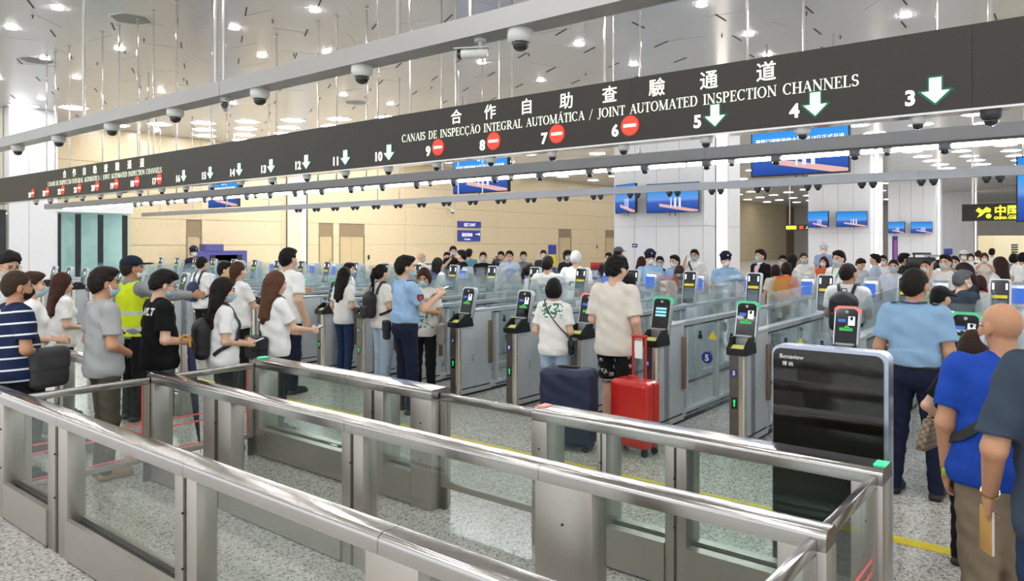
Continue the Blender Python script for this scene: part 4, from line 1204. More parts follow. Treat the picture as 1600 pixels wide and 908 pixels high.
        for axn in range(3):
            o1, o2 = [q for q in range(3) if q != axn]
            sl0 = [slice(1, -1)] * 3; sl0[axn] = slice(0, -1)
            sl1 = [slice(1, -1)] * 3; sl1[axn] = slice(1, None)
            A = ins[tuple(sl0)]; B = ins[tuple(sl1)]
            e = np.argwhere(A != B)
            if len(e) == 0: continue
            fl = A[tuple(e.T)]
            base = e.copy(); base[:, o1] += 1; base[:, o2] += 1
            def vv(d1, d2):
                q = base.copy(); q[:, o1] += d1; q[:, o2] += d2
                return vid[q[:, 0], q[:, 1], q[:, 2]]
            q = np.stack([vv(-1, -1), vv(0, -1), vv(0, 0), vv(-1, 0)], 1)
            if axn == 1: fl = ~fl
            q[~fl] = q[~fl][:, ::-1]
            Q.append(q)
        return V, np.concatenate(Q)

def np_mesh(name, V, Q, m, scale=1.0):
    me = bpy.data.meshes.new(name)
    n = len(V); k = len(Q)
    me.vertices.add(n); me.vertices.foreach_set('co', (np.asarray(V, np.float32) * scale).ravel())
    me.loops.add(4 * k); me.loops.foreach_set('vertex_index', np.asarray(Q, np.int32).ravel())
    me.polygons.add(k); me.polygons.foreach_set('loop_start', np.arange(0, 4 * k, 4, dtype=np.int32))
    me.polygons.foreach_set('use_smooth', np.ones(k, bool))
    me.update(calc_edges=True); me.validate()
    if m: me.materials.append(m)
    return me

def skin(i):
    c = ['#d9a98a', '#e2b79a', '#c99573', '#dcb096', '#b98463'][i]
    return mat('skin_tone_%d' % i, c, 0.48, spec=0.4, vary=0.06, bump=(40, 0.06))
def cloth(color, key='plain', rough=0.85):
    return mat('cloth_%s_%s' % (key, color.strip('#')), color, rough, spec=0.2, bump=(9, 0.7), vary=0.06)
def hairm(color):
    return mat('hair_' + color.strip('#'), color, 0.62, spec=0.22, bump=(70, 0.5), vary=0.2)
M_mask = {k: mat('mask_' + k, c, 0.7, spec=0.2, bump=(30, 0.1)) for k, c in (('blue', '#a9d3e6'), ('white', '#eef0f0'), ('pink', '#e3b8c8'), ('black', '#242428'), ('yellow', '#e8c33c'), ('grey', '#c9d3da'))}
M_eye = mat('eye_dark', '#241a16', 0.25)
M_lcd = mat('glasses_frame', '#1a1a1c', 0.3)

ARMS = {   # elbow and wrist for the right arm (x mirrored for the left), and the way the hand points
    'down': ((.225, -.035, 1.105), (.235, .03, .865), (0.0, .25, -1)),
    'relax': ((.235, -.05, 1.11), (.225, .07, .88), (-.1, .35, -1)),
    'phone': ((.215, .00, 1.12), (.085, .25, 1.165), (-.5, .8, .35)),
    'phone_low': ((.22, -.03, 1.10), (.07, .21, 1.05), (-.5, .85, 0)),
    'belly': ((.235, -.02, 1.10), (.06, .17, 1.0), (-.9, .3, -.1)),
    'reach': ((.21, .18, 1.22), (.20, .42, 1.28), (0, 1, .1)),
    'reach_low': ((.22, .10, 1.12), (.16, .33, 1.08), (-.2, 1, -.1)),
    'point': ((.33, .16, 1.33), (.46, .36, 1.36), (.5, .85, .1)),
    'raise': ((.27, .06, 1.22), (.16, .13, 1.48), (-.3, .1, 1)),
    'camera': ((.25, .14, 1.22), (.10, .27, 1.42), (-.5, .7, .4)),
    'cross': ((.235, .03, 1.12), (-.05, .19, 1.13), (-1, .1, .1)),
    'hip': ((.30, -.07, 1.13), (.19, .05, .99), (-.9, .3, -.2)),
    'back': ((.25, -.09, 1.10), (.18, -.05, .88), (0, .1, -1)),
    'fore': ((.235, -.03, 1.10), (.20, .20, 1.06), (-.1, 1, -.15)),
    'swing': ((.23, .05, 1.11), (.22, .17, .90), (-.1, .6, -1)),
}
def rotm(yaw, pitch, roll=0.0):
    return np.array(Matrix.Rotation(yaw, 3, 'Z') @ Matrix.Rotation(pitch, 3, 'X') @ Matrix.Rotation(roll, 3, 'Y'))

def pattern(name, base, ink, kind, **k):
    if name in MATS: return MATS[name]
    m = cloth(base, name)
    nt = m.node_tree; b = nt.nodes['Principled BSDF']
    old = b.inputs['Base Color'].links[0].from_socket
    tc = nt.nodes.new('ShaderNodeTexCoord'); sp = nt.nodes.new('ShaderNodeSeparateXYZ'); nt.links.new(tc.outputs['Object'], sp.inputs[0])
    def M(op, a, b_=None):
        q = nt.nodes.new('ShaderNodeMath'); q.operation = op
        for i, w in enumerate((a, b_)):
            if w is None: continue
            if isinstance(w, (int, float)): q.inputs[i].default_value = w
            else: nt.links.new(w, q.inputs[i])
        return q.outputs[0]
    x, y, z = sp.outputs
    if kind == 'stripe':
        zz = M('ADD', z, M('MULTIPLY', M('ABSOLUTE', x), -0.10))
        f = M('LESS_THAN', M('FRACT', M('MULTIPLY', zz, k.get('freq', 11.0))), k.get('w', .16))
    elif kind == 'print':
        n = nt.nodes.new('ShaderNodeTexNoise'); n.inputs['Scale'].default_value = k.get('scale', 34); n.inputs['Detail'].default_value = 1.0
        nt.links.new(tc.outputs['Object'], n.inputs['Vector'])
        f = M('GREATER_THAN', n.outputs['Fac'], k.get('th', .52))
        box = k['box']
        f = M('MULTIPLY', f, M('LESS_THAN', M('ABSOLUTE', M('SUBTRACT', x, box[0])), box[1]))
        f = M('MULTIPLY', f, M('LESS_THAN', M('ABSOLUTE', M('SUBTRACT', z, box[2])), box[3]))
        f = M('MULTIPLY', f, M('LESS_THAN', y, -0.03) if k.get('back', True) else M('GREATER_THAN', y, 0.03))
    elif kind == 'floral':
        v = nt.nodes.new('ShaderNodeTexVoronoi'); v.inputs['Scale'].default_value = 14
        n = nt.nodes.new('ShaderNodeTexNoise'); n.inputs['Scale'].default_value = 55
        nt.links.new(tc.outputs['Object'], v.inputs['Vector']); nt.links.new(tc.outputs['Object'], n.inputs['Vector'])
        f = M('MULTIPLY', M('LESS_THAN', v.outputs['Distance'], .36), M('GREATER_THAN', n.outputs['Fac'], .47))
        f = M('MAXIMUM', f, M('LESS_THAN', M('ABSOLUTE', M('SUBTRACT', z, .565)), .006))
    elif kind == 'band':
        f = M('LESS_THAN', M('ABSOLUTE', M('SUBTRACT', z, k['z'])), k['w'])
        f = M('MAXIMUM', f, M('LESS_THAN', M('ABSOLUTE', M('SUBTRACT', z, k['z'] - .17)), k['w']))
    mx = nt.nodes.new('ShaderNodeMix'); mx.data_type = 'RGBA'
    nt.links.new(f, mx.inputs['Factor']); nt.links.new(old, mx.inputs[6]); mx.inputs[7].default_value = lin(ink)
    nt.links.new(mx.outputs[2], b.inputs['Base Color'])
    MATS[name] = m
    return m
M_vest = pattern('hi_vis', '#dcee2c', '#c9d2c4', 'band', z=1.17, w=.022)
M_tee_print = pattern('tee_green_print', '#f6f5f0', '#2f7d62', 'print', box=(0.0, .115, 1.22, .075))
M_tee_side = pattern('tee_small_print', '#f8f8f6', '#5c7a70', 'print', box=(0.0, .085, 1.20, .05), th=.56, scale=60)
M_stripes = pattern('navy_stripes', '#1f2b4c', '#e9ecf2', 'stripe')
M_floral = pattern('floral_black', '#191a1c', '#b9b9b4', 'floral')

PEOPLE = {}
def person(key, label, u, vtop, d, face, shirt=('tee', '#f2f2ee'), pants=('long', '#1d1f26'), hair=('short', '#17130f'), arms=('down', 'down'), mask='blue',
           sk=1, girth=1.0, fem=False, head=(0.0, 0.0), vox=None, cap=None, glasses=False, legs='stand', shoes='#2a2a2c', hmin=1.46, hmax=1.88, lean=0.0, ht=None, hands=True, extra=None):
    """u: column, vtop: row of the head top, d: viewing depth, face: 0 away, 90 to the right, 180 towards the camera"""
    h = height(vtop, d) if ht is None else ht
    h = min(max(h, hmin), hmax)
    gx, gy = at_depth(u, d)
    if 6.55 < gy < 12.5:                       # inside a gate lane: stand clear of the cabinets
        n_ = (gx - lane_x(5) - 0.155 / 2) / LANE
        fr = (n_ - math.floor(n_)) * LANE
        want = min(max(fr, 0.40), LANE - 0.40)
        ux = gx / d
        d = d + (want - fr) / ux
        if ht is None: h = min(max(height(vtop, d), hmin), hmax)
        gx, gy = at_depth(u, d)
    ray = Vector((gx, gy, 0)).normalized(); rgt = Vector((ray.y, -ray.x, 0))
    fd = ray * math.cos(math.radians(face)) + rgt * math.sin(math.radians(face))
    rotz = math.atan2(fd.y, fd.x) - math.pi / 2
    s = h / 1.70
    if vox is None:
        vox = min(max(d / FOC * 1.3, 0.0085), 0.021)
    vox /= s
    t = thing('person', label, 'person', (gx, gy, 0), rotz)
    rnd = random.Random(key)
    ph = rnd.random() * 6
    g = girth
    sw = (0.150 if fem else 0.172) * (0.6 + 0.4 * g)           # shoulder joint
    hw = 0.088
    neck = (0, -0.012, 1.43)
    R = rotm(math.radians(head[0]), math.radians(head[1]))
    piv = np.array((0, -0.015, 1.50))
    def H(p): return tuple(R @ (np.array(p) - piv) + piv + hoff)
    fl = -math.radians(lean)
    # forward lean of the upper body about the hips
    def Ln(p):
        y, z = p[1], p[2] - 0.95
        if z <= 0 or lean == 0: return tuple(p)
        w = min(1, z / 0.3)
        return (p[0], y + w * z * math.sin(math.radians(lean)), 0.95 + z * (1 - w * (1 - math.cos(math.radians(lean)))))
    hoff = np.array(Ln((0, -0.012, 1.5))) - np.array((0, -0.012, 1.5))
    # --- joints
    J = {}
    for sd, nm in ((1, arms[0]), (-1, arms[1])):
        if isinstance(nm, str): e, w, hd = ARMS[nm]
        else: e, w, hd = nm
        kx = sw / 0.172
        sh_ = Ln((sd * sw, -0.01, 1.375)); e_ = Ln((sd * e[0] * (0.6 + 0.4 * g) * (1 if kx > .95 else .95), e[1], e[2])); w_ = Ln((sd * w[0], w[1], w[2])); 
        J[sd] = (sh_, e_, w_, Vector((sd * hd[0], hd[1], hd[2])).normalized())
    if legs == 'stand': feet = {1: (.095, .0, 0), -1: (-.095, .02, 0)}; knees = {1: (.092, .02, .47), -1: (-.092, .03, .47)}
    elif legs == 'step': feet = {1: (.085, .16, 0), -1: (-.085, -.15, 0.0)}; knees = {1: (.085, .12, .47), -1: (-.085, -.03, .46)}
    else: feet = {1: (.14, .02, 0), -1: (-.14, .0, 0)}; knees = {1: (.12, .03, .47), -1: (-.12, .02, .47)}
    pk, pc = pants[0], pants[1]
    sk_, sc_ = shirt[0], shirt[1]
    # --- body
    def head_prims(F, k=0.012):
        F.cone(Ln((0, -.022, 1.42)), H((0, -.012, 1.545)), .058 if not fem else .048, .053 if not fem else .045, .03)
        F.ell(H((0, -.010, 1.604)), (.077, .096, .094), k, R)
        F.ell(H((0, .028, 1.538)), (.058, .066, .062), .03, R)
        F.ell(H((0, .058, 1.498)), (.026, .028, .022), .025, R)
        F.cone(H((0, .102, 1.556)), H((0, .088, 1.598)), .0125, .008, .012)
        for e in (1, -1):
            F.ell(H((e * .078, -.004, 1.572)), (.011, .02, .032), .008, R)
            F.ell(H((e * .033, .092, 1.593)), (.017, .012, .010), -.014, R)
            F.ell(H((e * .040, .062, 1.56)), (.026, .028, .028), .03, R)
        F.ell(H((0, .087, 1.524)), (.024, .012, .010), .012, R)
    def arm_prims(F):
        for sd in (1, -1):
            a, e, w, hd = J[sd]
            gg = (0.75 + 0.25 * g) * (0.86 if fem else 1.0)
            F.cone(a, e, .049 * gg, .041 * gg, .03)
            F.cone(e, w, .041 * gg, .027 * gg, .02)
    def hand_prims(F, sd):
        a, e, w, hd = J[sd]
        hd = np.array(hd); w = np.array(w)
        fa = w - np.array(e); fa /= np.linalg.norm(fa) + 1e-9
        # palm faces inwards / down
        side = np.array((-sd, 0, -.25)); n_ = side - hd * (side @ hd); n_ /= np.linalg.norm(n_) + 1e-9
        lat = np.cross(hd, n_) * sd
        if lat[1] < 0 and abs(lat[1]) > abs(lat[2]): lat = -lat
        if abs(lat[1]) <= abs(lat[2]) and lat[2] < 0: lat = -lat
        gg = 0.9 if fem else 1.0
        pc_ = w + hd * .05 * gg
        F.cone(w - fa * .02, pc_, .025 * gg, .022 * gg, .015)
        for i, (o, L1, L2) in enumerate(((-.030, .026, .022), (-.010, .034, .027), (.011, .038, .03), (.031, .034, .028))):
            kn = w + hd * .088 * gg + lat * o * gg
            F.cone(w + hd * .02 + lat * o * .6, kn, .014, .0115, .012)
            m1 = kn + (hd * .92 + n_ * .35) * L1
            m2 = m1 + (hd * .6 + n_ * .8) * L2
            F.cone(kn, m1, .0098 * gg, .0088 * gg, .004)
            F.cone(m1, m2, .0088 * gg, .0072 * gg, .003)
        tb = w + hd * .028 + lat * .03 * gg
        t1 = tb + (hd * .7 + lat * .55 + n_ * .35) * .042
        t2 = t1 + (hd * .9 + lat * .1 + n_ * .45) * .032
        F.cone(tb, t1, .014, .0115, .010); F.cone(t1, t2, .0112, .0085, .004)
    inset = -0.012
    pj = np.array([q for sd in (1, -1) for q in (J[sd][1], J[sd][2], tuple(np.array(J[sd][2]) + np.array(J[sd][3]) * .19))] + [(-.3, -.26, 0), (.3, .26, 1.76)])
    lo = pj.min(0) - .06; hi = pj.max(0) + .06; lo[2] = -.02
    lo[1] = min(lo[1], hoff[1] - .25); hi[1] = max(hi[1], hoff[1] + .2)
    F = Field(lo, hi, vox)
    if pk in ('short', 'skirt') or True:
        F.ell((0, -.005, .95), (.150 * g + inset, .108 * g + inset, .13), .05)
    F.ell(Ln((0, .0, 1.10)), (.135 * g + inset, .10 * g + inset, .20), .06)
    F.ell(Ln((0, -.008, 1.27)), (.158 * (0.92 if fem else 1) * g + inset, .108 * g + inset, .17), .06)
    F.cone(Ln((-sw * .82, -.012, 1.385)), Ln((sw * .82, -.012, 1.385)), .048, .048, .05)
    for sd in (1, -1):
        F.cone((sd * hw, 0, .90), knees[sd], .074 * g, .046 * (0.7 + 0.3 * g), .03)
        F.cone((knees[sd][0], knees[sd][1] - .01, knees[sd][2] - .08), (feet[sd][0], feet[sd][1] - .02, .10), .048 * (0.7 + 0.3 * g), .034, .02)
        F.cone((knees[sd]), (knees[sd][0], knees[sd][1], knees[sd][2] - .1), .046, .046, .02)
        F.cone((feet[sd][0], feet[sd][1] - .02, .08), (feet[sd][0], feet[sd][1] + .08, .03), .032, .022, .01)
    arm_prims(F); head_prims(F)
    fine = vox > 0.0055 and d < 10 and hands
    if not fine:
        for sd in (1, -1): hand_prims(F, sd)
    V, Q = F.mesh()
    parts = [(V, Q)]
    if fine:
        for sd in (1, -1):
            w = np.array(J[sd][2])
            c = w + np.array(J[sd][3]) * .07
            G_ = Field(c - .14, c + .14, 0.0042)
            hand_prims(G_, sd)
            parts.append(G_.mesh())
    if d < 9:
        c = np.array(H((0, 0, 1.58)))
        G_ = Field(c - .15, c + .15, 0.0055)
        head_prims(G_); 
        parts.append(G_.mesh())
    off = 0; VV = []; QQ = []
    for (v, q) in parts:
        VV.append(v); QQ.append(q + off); off += len(v)
    body = link('body', np_mesh('body', np.concatenate(VV), np.concatenate(QQ), skin(sk), s), t)
    # --- trousers, shorts or skirt
    F = Field((-.32, -.36, -.01), (.32, .36, 1.06), vox)
    wd = {'long': 1.0, 'wide': 1.28, 'short': 1.22, 'skirt': 1.0, 'slim': 0.98}[pk]
    F.ell((0, -.005, .95), (.162 * g, .119 * g, .13), .05)
    F.ell((0, -.03, .90), (.15 * g, .115 * g, .10), .04)
    for sd in (1, -1):
        F.cone((sd * hw, 0, .90), knees[sd], .091 * g * (0.85 + 0.15 * wd), .066 * wd * (0.7 + 0.3 * g), .03)
        F.cone(knees[sd], (feet[sd][0], feet[sd][1] - .02, .07), .066 * wd * (0.7 + 0.3 * g), .054 * wd, .03)
    if pk == 'skirt':
        F.cone((0, 0, .95), (0, 0, .55), .14, .19, .05, flat=0.8)
    F.ripple(.0035, 38, ph)
    F.clip((0, 0, 1), (0, 0, 1.005))
    F.clip((0, 0, -1), (0, 0, {'long': .03, 'wide': .02, 'short': .52, 'skirt': .5, 'slim': .08}[pk]))
    V, Q = F.mesh()
    pm = pants[2] if len(pants) > 2 else cloth(pc, 'trousers')
    link('skirt' if pk == 'skirt' else 'shorts' if pk == 'short' else 'trousers', np_mesh('trousers', V, Q, pm, s), t)
    # --- shoes
    for sd in (1, -1):
        fx, fy = feet[sd][0], feet[sd][1]
        F = Field((fx - .07, fy - .12, -.005), (fx + .07, fy + .22, .14), min(vox, .011))
        F.rbox((fx, fy + .05, .02), (.043, .135, .02), .018, .01)
        F.ell((fx, fy + .10, .045), (.042, .085, .035), .02); F.cone((fx, fy - .03, .03), (fx, fy - .02, .095), .044, .042, .02); F.cone((fx, fy - .02, .085), (fx, fy + .07, .05), .04, .036, .02)
        F.clip((0, 0, -1), (0, 0, .001)); F.clip((0, 0, 1), (0, 0, .10))
        V, Q = F.mesh(); link('shoe', np_mesh('shoe', V, Q, mat('shoe_' + shoes.strip('#'), shoes, 0.6), s), t)
    # --- top
    F = Field((lo[0], max(lo[1], -.34), .74), (hi[0], hi[1], 1.55), vox)
    th = .012
    hem = {'tee': .83, 'tuck': .985, 'polo': .85, 'long_tee': .78, 'suit': .80, 'jacket': .84, 'long_sleeve': .86, 'vest': .86, 'blouse': .82}[sk_]
    loose = 1.06 if sk_ in ('tee', 'long_tee', 'polo', 'suit', 'jacket', 'blouse') else 1.0
    F.ell(Ln((0, -.008, 1.27)), (.160 * (0.92 if fem else 1) * g + th, .110 * g + th, .175), .06)
    F.ell(Ln((0, .0, 1.10)), (.140 * g * loose + th, .106 * g * loose + th, .20), .06)
    F.cone((0, .0, 1.08), (0, -.004, hem + .08), .156 * g * loose, .172 * g * loose + (0 if sk_ == 'tuck' else .008), .06, flat=.80)
    F.cone(Ln((-sw * .9, -.012, 1.378)), Ln((sw * .9, -.012, 1.378)), .062, .062, .05)
    F.cone(Ln((-.06, -.02, 1.43)), Ln((.06, -.02, 1.43)), .035, .035, .05)
    if fem:
        for sd in (1, -1): F.ell(Ln((sd * .065, .085, 1.24)), (.06, .05, .06), .04)
    slv = {'suit': 1.9, 'jacket': 1.9, 'long_sleeve': 1.9}.get(sk_, .72 if sk_ != 'long_tee' else .85)
    for sd in (1, -1):
        a, e, w, hd = J[sd]
        gg = (0.75 + 0.25 * g) * (0.88 if fem else 1.0)
        if slv > 1:
            F.cone(a, e, .064 * gg, .056 * gg, .03); F.cone(e, w, .056 * gg, .044 * gg, .02, cut=.93)
        else:
            F.cone(a, e, .066 * gg, .072 * gg, .035, cut=slv)
    F.ripple(.0042 if sk_ != 'suit' else .002, 26, ph)
    F.clip((0, 0, -1), (0, 0, hem))
    F.ell(Ln((0, .012, 1.475)), (.066, .075, .045), -.01)
    V, Q = F.mesh()
    sm = shirt[2] if len(shirt) > 2 else cloth(sc_, 'top')
    top = link({'suit': 'jacket', 'jacket': 'jacket'}.get(sk_, 'shirt'), np_mesh('shirt', V, Q, sm, s), t)
    if sk_ in ('polo', 'tuck', 'suit', 'jacket', 'long_sleeve', 'blouse'):
        F = Field((-.12, -.13, 1.36), (.12, .13 + abs(hoff[1]), 1.52), min(vox, .011))
        F.cone(Ln((0, -.016, 1.41)), Ln((0, -.014, 1.462)), .080, .068, .0)
        F.cone(Ln((0, -.016, 1.40)), H((0, -.012, 1.50)), .056, .054, -.004)
        F.clip((0, 0, 1), Ln((0, 0, 1.468))); F.clip((0, .9, .5), Ln((0, .075, 1.45)))
        V, Q = F.mesh()
        if len(V): link('collar', np_mesh('collar', V, Q, cloth('#ffffff' if sk_ == 'suit' else sc_, 'top'), s), t)
    if sk_ == 'tuck':
        F = Field((-.25, -.22, .93), (.25, .22, 1.05), vox)
        F.ell((0, -.005, .965), (.160 * g + .008, .118 * g + .008, .13), .0); F.clip((0, 0, 1), (0, 0, 1.005)); F.clip((0, 0, -1), (0, 0, .972))
        V, Q = F.mesh(); link('belt', np_mesh('belt', V, Q, mat('belt_black', '#141416', .4), s), t)
    if sk_ == 'tuck' and d < 16:
        for sd in (1, -1):
            q = MB().box(-.022, .022, -.03, .03, 0, .008)
            o = q.obj('epaulette', mat('epaulette_navy', '#222a44', .6), t, bevel=.003)
            o.location = Vector(Ln((sd * sw * .78, -.012, 1.447))) * s; o.rotation_euler = (0, sd * .25, 0)
    if extra in ('vest', 'front'):
        F = Field((-.3, -.3, .78), (.3, .3, 1.5), vox)
        q = .026 if extra == 'vest' else .018
        F.ell(Ln((0, -.008, 1.27)), (.160 * g + q, .110 * g + q, .18), .06); F.ell(Ln((0, .0, 1.10)), (.145 * g + q, .110 * g + q, .20), .06)
        F.cone((0, .0, 1.08), (0, -.004, .9), .165 * g, .18 * g, .06, flat=.8)
        if extra == 'vest':
            F.cone(Ln((-sw * .62, -.012, 1.385)), Ln((sw * .62, -.012, 1.385)), .07, .07, .04)
            F.clip((0, 0, -1), (0, 0, .88)); F.ell(Ln((0, .03, 1.47)), (.075, .09, .06), -.01)
            for sd in (1, -1): F.clip((sd, 0, .0), (sd * .178, 0, 1.2))
        else:
            F.clip((0, -1, 0), (0, .05, 1.2))
            for sd in (1, -1): F.clip((sd, 0, -.25), (sd * .05, 0, 1.3))
            F.clip((0, 0, -1), (0, 0, .95)); F.clip((0, 0, 1), Ln((0, 0, 1.44)))
        V, Q = F.mesh()
        link('safety_vest' if extra == 'vest' else 'shirt_front', np_mesh('vest', V, Q, M_vest if extra == 'vest' else cloth('#e9c3cf', 'top'), s), t)
    # --- hair
    hk, hc = hair
    if hk != 'bald':
        c = np.array(H((0, -.03, 1.5)))
        hv = min(vox, .012) if d < 14 else vox * .8
        lo_h = c + np.array((-.17, -.22, -.42 if hk in ('long', 'pony', 'tail') else -.12)); hi_h = c + np.array((.17, .2, .28))
        F = Field(lo_h, hi_h, hv)
        up = .006 if hk == 'buzz' else .016 if hk == 'neat' else .022
        F.ell(H((0, -.018, 1.608)), (.082 + up * .35, .098 + up * .5, .096 + up), .02, R)
        if hk in ('short', 'messy'):
            F.ell(H((0, .030, 1.685)), (.070, .066, .034), .03, R)
            F.ell(H((0, .075, 1.672)), (.055, .030, .026), .02, R)
        if hk in ('short', 'messy', 'neat', 'buzz', 'pony', 'tail'):
            b_ = {'buzz': -.008, 'neat': -.004}.get(hk, 0.0)
            F.ell(H((0, -.048, 1.572)), (.079 + b_, .066 + b_, .078), .03, R)
            for e in (1, -1):
                F.ell(H((e * .066, .004, 1.605)), (.018 + b_, .040, .048), .02, R)
            n_ = R @ np.array((0, .98, -1.0)); n_ /= np.linalg.norm(n_)
            F.clip(n_, H((0, 0.0, 1.576)))
            n_ = R @ np.array((0, 1.0, -.35)); n_ /= np.linalg.norm(n_)
            F.clip(n_, H((0, 0.105, 1.66)))
            for e in (1, -1):
                F.ell(H((e * .08, .004, 1.572)), (.02, .026, .034), -.008, R)
        if hk == 'bob':
            F.ell(H((0, -.03, 1.565)), (.098, .098, .10), .03, R)
            F.clip((0, 0, -1), H((0, 0, 1.485)))
            F.ell(H((0, .105, 1.55)), (.064, .078, .095), -.02, R)
        if hk == 'long':
            for sd in (1, -1):
                F.cone(H((sd * .062, -.02, 1.60)), H((sd * .075, -.055, 1.42)), .045, .05, .03)
                F.cone(H((sd * .05, -.06, 1.50)), tuple(np.array(Ln((sd * .06, -.125, 1.24)))), .055, .035, .03)
            F.cone(H((0, -.06, 1.58)), tuple(np.array(Ln((0, -.13, 1.20)))), .075, .04, .03)
            F.ell(H((0, .105, 1.55)), (.062, .085, .098), -.02, R)
        if hk == 'pony':
            F.ell(H((0, -.12, 1.64)), (.03, .03, .03), .02, R)
            F.cone(H((0, -.13, 1.64)), H((0, -.155, 1.54)), .03, .034, .015); F.cone(H((0, -.155, 1.54)), H((0, -.14, 1.33)), .034, .012, .02)
        if hk == 'tail':
            F.cone(H((0, -.08, 1.56)), H((0, -.13, 1.20)), .045, .022, .03)
        X, Y, Z = F.ax[0][:, None, None], F.ax[1][None, :, None], F.ax[2][None, None, :]
        am = {'messy': .008, 'short': .004}.get(hk, .002)
        F.f = F.f + (am * np.sin(60 * X + 3 * np.sin(40 * Z) + ph) * np.sin(48 * Y + 25 * Z + ph)).astype(np.float32)
        V, Q = F.mesh()
        if len(V): link('hair', np_mesh('hair', V, Q, hairm(hc), s), t)
    if cap:
        ck, cc = cap
        c = np.array(H((0, 0, 1.66)))
        F = Field(c - .2, c + .2, min(vox, .012))
        if ck == 'police':
            F.ell(H((0, -.01, 1.695)), (.118, .128, .042), .02, R); F.cone(H((0, -.012, 1.63)), H((0, -.012, 1.68)), .098, .104, .015)
            F.ell(H((0, .10, 1.645)), (.078, .07, .012), .008, R)
            F.ell(H((0, -.012, 1.57)), (.09, .105, .055), -.004, R)
        elif ck == 'hat':
            F.ell(H((0, -.01, 1.66)), (.095, .11, .06), .02, R); F.ell(H((0, -.005, 1.635)), (.15, .165, .012), .01, R)
        else:
            F.ell(H((0, -.012, 1.635)), (.094, .112, .088), .02, R)
            n_ = R @ np.array((0, .12, -1.0)); F.clip(n_ / np.linalg.norm(n_), H((0, .05, 1.625)))
            F.ell(H((0, .125, 1.632)), (.07, .085, .010), .008, R)
        V, Q = F.mesh(); co = link('cap', np_mesh('cap', V, Q, cloth(cc, 'cap', .7), s), t)
        if ck == 'police':
            p = np.array(H((0, .112, 1.69)))
            MB().lathe([(0.016, 0), (0.016, .006), (.004, .01)], n=10).obj('badge', mat('badge_silver', '#d8d8de', .3, metal=.7), co, smooth='auto').matrix_local = Matrix.Translation(Vector(p * s)) @ Matrix(R.tolist()).to_4x4() @ Matrix.Rotation(-math.pi / 2, 4, 'X')
    # --- mask
    if mask:
        c = np.array(H((0, .06, 1.53)))
        F = Field(c - .11, c + .11, min(vox, .0065 if d < 12 else .010))
        F.ell(H((0, .030, 1.535)), (.0675, .080, .060), .01, R)
        F.cone(H((0, .106, 1.545)), H((0, .094, 1.58)), .016, .009, .02)
        n_ = R @ np.array((0, -1.0, 0)); F.clip(n_, H((0, .032, 1.53)))
        n_ = R @ np.array((0, 0, 1.0)); F.clip(n_, H((0, 0, 1.578)))
        V, Q = F.mesh()
        if len(V):
            mo = link('face_mask', np_mesh('face_mask', V, Q, M_mask[mask], s), t)
            if d < 16:
                for sd in (1, -1):
                    mb = MB()
                    for z in (1.565, 1.515):
                        mb.tube([np.array(H((sd * .062, .036, z))) * s, np.array(H((sd * .079, .01, z * .5 + .787))) * s, np.array(H((sd * .086, -.012, 1.575))) * s], .0022 * max(1, d / 8), 5)
                    mb.obj('ear_loop', M_mask['white' if mask != 'black' else 'black'], mo)
    # --- eyes and brows
    if (90 <= (face - head[0]) % 360 <= 270 or abs((face - head[0]) % 360 - 180) < 120) and d < 20:
        for sd in (1, -1):
            MB().lathe([(.001, -.006), (.010, -.004), (.0125, 0), (.010, .004), (.001, .006)], n=10).obj('eye', M_eye, t, smooth=True).matrix_local = Matrix.Translation(Vector(np.array(H((sd * .033, .084, 1.593))) * s)) @ Matrix(R.tolist()).to_4x4()
            MB().tube([np.array(H((sd * .015, .094, 1.612))) * s, np.array(H((sd * .035, .091, 1.616))) * s, np.array(H((sd * .052, .078, 1.611))) * s], .0042, 5).obj('eyebrow', hairm(hc if hk != 'bald' else '#2a2320'), t)
    if glasses:
        mb = MB()
        for sd in (1, -1):
            ring = [np.array(H((sd * .034 + .026 * math.cos(a), .103, 1.588 + .019 * math.sin(a)))) * s for a in np.linspace(0, 2 * math.pi, 15)]
            mb.tube(ring, .0018, 5)
            mb.tube([np.array(H((sd * .06, .10, 1.592))) * s, np.array(H((sd * .083, .06, 1.592))) * s, np.array(H((sd * .084, -.01, 1.585))) * s], .002, 5)
        mb.tube([np.array(H((-.01, .106, 1.59))) * s, np.array(H((.01, .106, 1.59))) * s], .0018, 5)
        gl_ = mb.obj('glasses', M_lcd, t)
        gl_['kind'] = 'stuff'
    info = dict(t=t, s=s, J=J, R=R, H=H, Ln=Ln, top=top, rot=rotz, loc=(gx, gy), h=h, d=d)
    PEOPLE[key] = info
    return info

def world_pt(P, p, scale=True):
    """person-local point (1.70 m body) to world"""
    q = Vector(p) * (P['s'] if scale else 1)
    return Matrix.Rotation(P['rot'], 4, 'Z') @ q + Vector((*P['loc'], 0))
def hand_pos(P, sd, fwd=.09):
    a, e, w, hd = P['J'][sd]
    return tuple(np.array(w) + np.array(hd) * fwd)
# ------------------------------------------------------------------ everyone in the picture
TW = ('tee', '#f8f8f6', M_tee_side)
TP = ('tee', '#efede6', M_tee_print)
WHITE = ('tee', '#f8f8f6')
NAVY = ('long', '#1b2138'); BLK = ('long', '#1b1b1e'); JEAN = ('long', '#5b7396'); LJEAN = ('wide', '#a9bdd0'); DJEAN = ('slim', '#2b3d5e')
POLICE = ('tuck', '#9cbfe4')
BH_ = '#15110e'; BR = '#3d261b'; BR2 = '#5a3a28'
